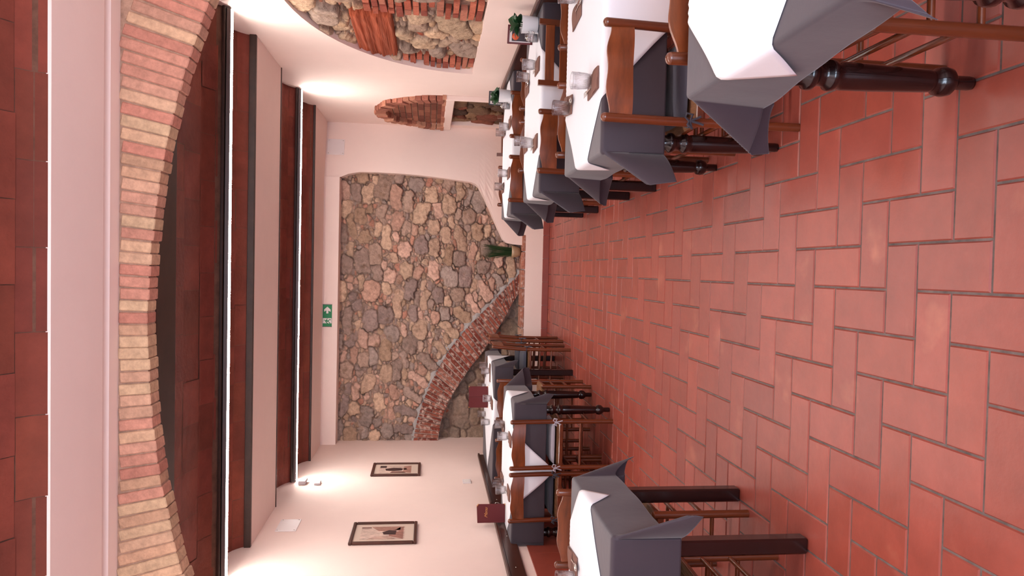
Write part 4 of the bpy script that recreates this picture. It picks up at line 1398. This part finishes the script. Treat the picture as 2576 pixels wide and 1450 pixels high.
# ------------------------------------------------------------------ menus
def text_mesh(txt, size, shear):
    cu = bpy.data.curves.new('lettering', 'FONT')
    cu.body = txt; cu.size = size; cu.align_x = 'CENTER'; cu.align_y = 'CENTER'; cu.shear = shear; cu.extrude = .0003
    o = bpy.data.objects.new('lettering', cu); COL.objects.link(o)
    bpy.context.view_layer.update()
    dg = bpy.context.evaluated_depsgraph_get()
    me = bpy.data.meshes.new_from_object(o.evaluated_get(dg))
    bpy.data.objects.remove(o)
    return me
def menu(x, y, H, rz, opening, w, h, label, title=True):
    t = thing('menu', label, 'menu', (x, y, H), rz, 'burgundy menus standing on the tables')
    for s in (-1, 1):
        X = Matrix.Rotation(s*opening, 4, 'Z')
        mb = MB(); mb.box((w/2, 0, h/2), (w, .003, h), 0, X=X, bev=.001); c = mb.build('cover', M['menu'], t)
        mb = MB()
        for z in (0, h):
            k = -1 if z else 1
            mb.prism([(w-.013, z+k*0), (w+.001, z), (w+.001, z+k*.013)], (0, 0, 0), X @ Vector((1, 0, 0)), (0, 0, 1), X @ Vector((0, 1, 0)), -.0023, .0023)
        mb.build('gilt_corners', M['gold'], c)
        mb = MB(); mb.box((w/2-.004, -s*.004, h/2), (w-.016, .002, h-.014), 0, X=X); mb.build('page', M['page'], c)
        if s < 0 and title:
            me = text_mesh('Menu', .038, .5)
            me.materials.append(M['gold'])
            o = bpy.data.objects.new('lettering', me); COL.objects.link(o); o.parent = c
            o.matrix_basis = X @ Matrix.Translation((w*.52, -.0021, h*.69)) @ Matrix.Rotation(PI/2, 4, 'X')
    mb = MB(); mb.tube([(-.001, 0, .001), (-.001, 0, h-.001)], .0045, 8, 0); mb.build('spine', M['menu'], t)
    return t
menu(-2.185, 5.96, TT, .42, .40, .155, .235, 'burgundy menu with gold lettering standing on the middle picture-wall-side table')
menu(-1.44, 7.66, T3, PI/2+.15, 1.25, .12, .21, 'burgundy menu standing half open on the far table, in front of the stone wall', False)

# ------------------------------------------------------------------ plants, signs, cruets
def pot_plant(x, y, H, k, label, seed):
    t = thing('potted_plant', label, 'plant', (x, y, H), 0, 'small potted plants on the tables')
    mb = MB()
    mb.lathe([(.0001, 0), (.046*k, 0), (.048*k, .004), (.053*k, .094*k), (.054*k, .098*k), (.050*k, .098*k), (.048*k, .085*k), (.0001, .085*k)], 28, 0)
    mb.build('pot', M['white'], t)
    mb = MB(); mb.lathe([(.0001, .087*k), (.0485*k, .086*k)], 20, 0); mb.build('soil', M['soil'], t)
    rr = random.Random(seed)
    mb = MB()
    for i in range(13):
        a = i*2.4+rr.uniform(-.3, .3); el = rr.uniform(.25, 1.35)
        L, w = rr.uniform(.05, .075)*k, rr.uniform(.024, .032)*k
        base = Vector((.014*cos(a), .014*sin(a), .085*k+.01+.03*rr.random()))
        X = Matrix.Translation(base) @ Matrix.Rotation(a, 4, 'Z') @ Matrix.Rotation(-el, 4, 'Y') @ Matrix.Rotation(rr.uniform(-1, 1), 4, 'X')
        P = []
        for u in np.linspace(0, 1, 8):
            ww = w*math.sin(PI*min(1, u**.8))**.8 if 0 < u < 1 else .0005
            P.append([(u*L, q*ww, -.018*u*u+.012*abs(q)*ww/w-.004*u) for q in (-1, -.5, 0, .5, 1)])
        mb.grid(P, 0, X=X)
        mb.tube([base-Vector((0, 0, .02)), base], .0015, 5, 0)
    mb.build('foliage', M['leaf'], t)
    return t
pot_plant(1.585, 4.74, TT, 1.08, 'leafy plant in a white pot on the third niche-wall-side table', 3)
pot_plant(1.475, 6.30, TT, 1.08, 'leafy plant in a white pot on the farthest niche-wall-side table', 9)
def table_card(x, y, H, rz, label, kind):
    t = thing('table_card', label, 'table sign', (x, y, H), rz, 'framed cards standing on the tables')
    w, h = .125, .175
    lean = Matrix.Rotation(-.10, 4, 'X')
    mb = MB()
    for (a, z, dx, dz) in ((0, h-.007, w, .014), (0, .007, w, .014), (-w/2+.006, h/2, .012, h), (w/2-.006, h/2, .012, h)):
        mb.box((a, 0, z), (dx, .014, dz), 0, X=lean, bev=.002)
    mb.box((0, .006, h/2), (w-.01, .004, h-.01), 0, X=lean)
    mb.build('frame', M['menu' if kind == 0 else 'black'], t)
    mb = MB()
    mb.box((0, -.0005, h/2), (w-.022, .003, h-.026), 0, rgb(214, 204, 204), X=lean)
    mb.box((0, -.0025, h/2-.006), (w-.04, .002, h-.05), 0, rgb(40, 28, 34), X=lean)
    if kind == 0:
        mb.lathe([(.0001, .001), (.024, .0009), (.024, -.001)], 20, 0, rgb(196, 84, 48), X=lean @ Matrix.Translation((-.012, -.004, h*.68)) @ Matrix.Rotation(PI/2, 4, 'X'))
        mb.box((.0, -.0036, h*.30), (.05, .001, .004), 0, rgb(150, 140, 140), X=lean); mb.box((.006, -.0036, h*.24), (.036, .001, .003), 0, rgb(150, 140, 140), X=lean)
    else:
        mb.box((-.004, -.0036, h*.55), (.018, .001, .07), 0, rgb(150, 136, 140), X=lean)
    mb.build('card', M['card'], t)
    mb = MB(); mb.box((0, .045, .052), (.03, .004, .105), 0, X=Matrix.Translation((0, .0, 0)) @ Matrix.Rotation(.0, 4, 'X')); mb.build('easel', M['black'], t)
    return t
table_card(1.585, 4.96, TT, -.35, 'framed card with an orange picture behind the potted plant, third niche-wall-side table', 0)
table_card(1.50, 6.52, TT, -.3, 'dark framed card behind the potted plant on the farthest niche-wall-side table', 1)
def cruet(x, y, H, label):
    t = thing('cruet', label, 'cruet', (x, y, H), 0, 'glass cruets on the tables')
    mb = MB()
    mb.lathe([(.0001, 0), (.026, 0), (.028, .003), (.028, .055), (.025, .063), (.019, .068), (.0175, .068), (.0235, .061), (.026, .054), (.026, .006), (.0001, .005)], 24, 0)
    mb.build('jar', M['glass'], t)
    mb = MB(); mb.lathe([(.0001, .084), (.006, .083), (.008, .079), (.019, .076), (.0205, .072), (.0205, .066), (.0195, .066)], 20, 0); mb.build('lid', M['chrome'], t)
    mb = MB(); mb.lathe([(.0001, .007), (.025, .007), (.025, .030), (.0001, .030)], 20, 0); mb.build('filling', M['white'], t)
    mb = MB(); mb.tube([(.026, 0, .058), (.040, 0, .062), (.044, 0, .045), (.038, 0, .026), (.027, 0, .022)], .0025, 8, 0); mb.build('handle', M['chrome'], t)
    return t
cruet(1.49, 4.71, TT, 'glass cruet beside the plant on the third niche-wall-side table')
cruet(1.40, 6.36, TT, 'glass cruet beside the plant on the farthest niche-wall-side table')
cruet(-2.15, 6.22, TT, 'glass cruet behind the menu on the middle picture-wall-side table')

t = thing('grass_plant', 'tuft of green rush leaves in an ochre bowl on the brick ledge', 'plant', (.158, YF+.115, .342))
mb = MB()
mb.lathe([(.0001, 0), (.036, 0), (.050, .012), (.066, .045), (.074, .085), (.076, .118), (.071, .118), (.068, .085), (.0001, .080)], 28, 0)
mb.build('pot', M['pot'], t)
mb = MB(); mb.lathe([(.0001, .10), (.068, .10)], 20, 0); mb.build('soil', M['soil'], t)
mb = MB(); rr = random.Random(2)
for i in range(90):
    a = rr.uniform(0, 2*PI); r0 = .05*math.sqrt(rr.random()); r1 = r0+rr.uniform(.02, .065); Hh = rr.uniform(.26, .40)
    d = Vector((cos(a), sin(a), 0))
    y_lim = .045
    p2 = d*r1; p2.y = max(-y_lim*1.6, min(y_lim, p2.y))
    mb.tube([d*r0+Vector((0, 0, .095)), d*(r0*.6)+p2*.4+Vector((0, 0, .095+Hh*.55)), p2+Vector((0, 0, .095+Hh))], [.0028, .0024, .0008], 5, 0)
mb.build('leaves', M['grass'], t)
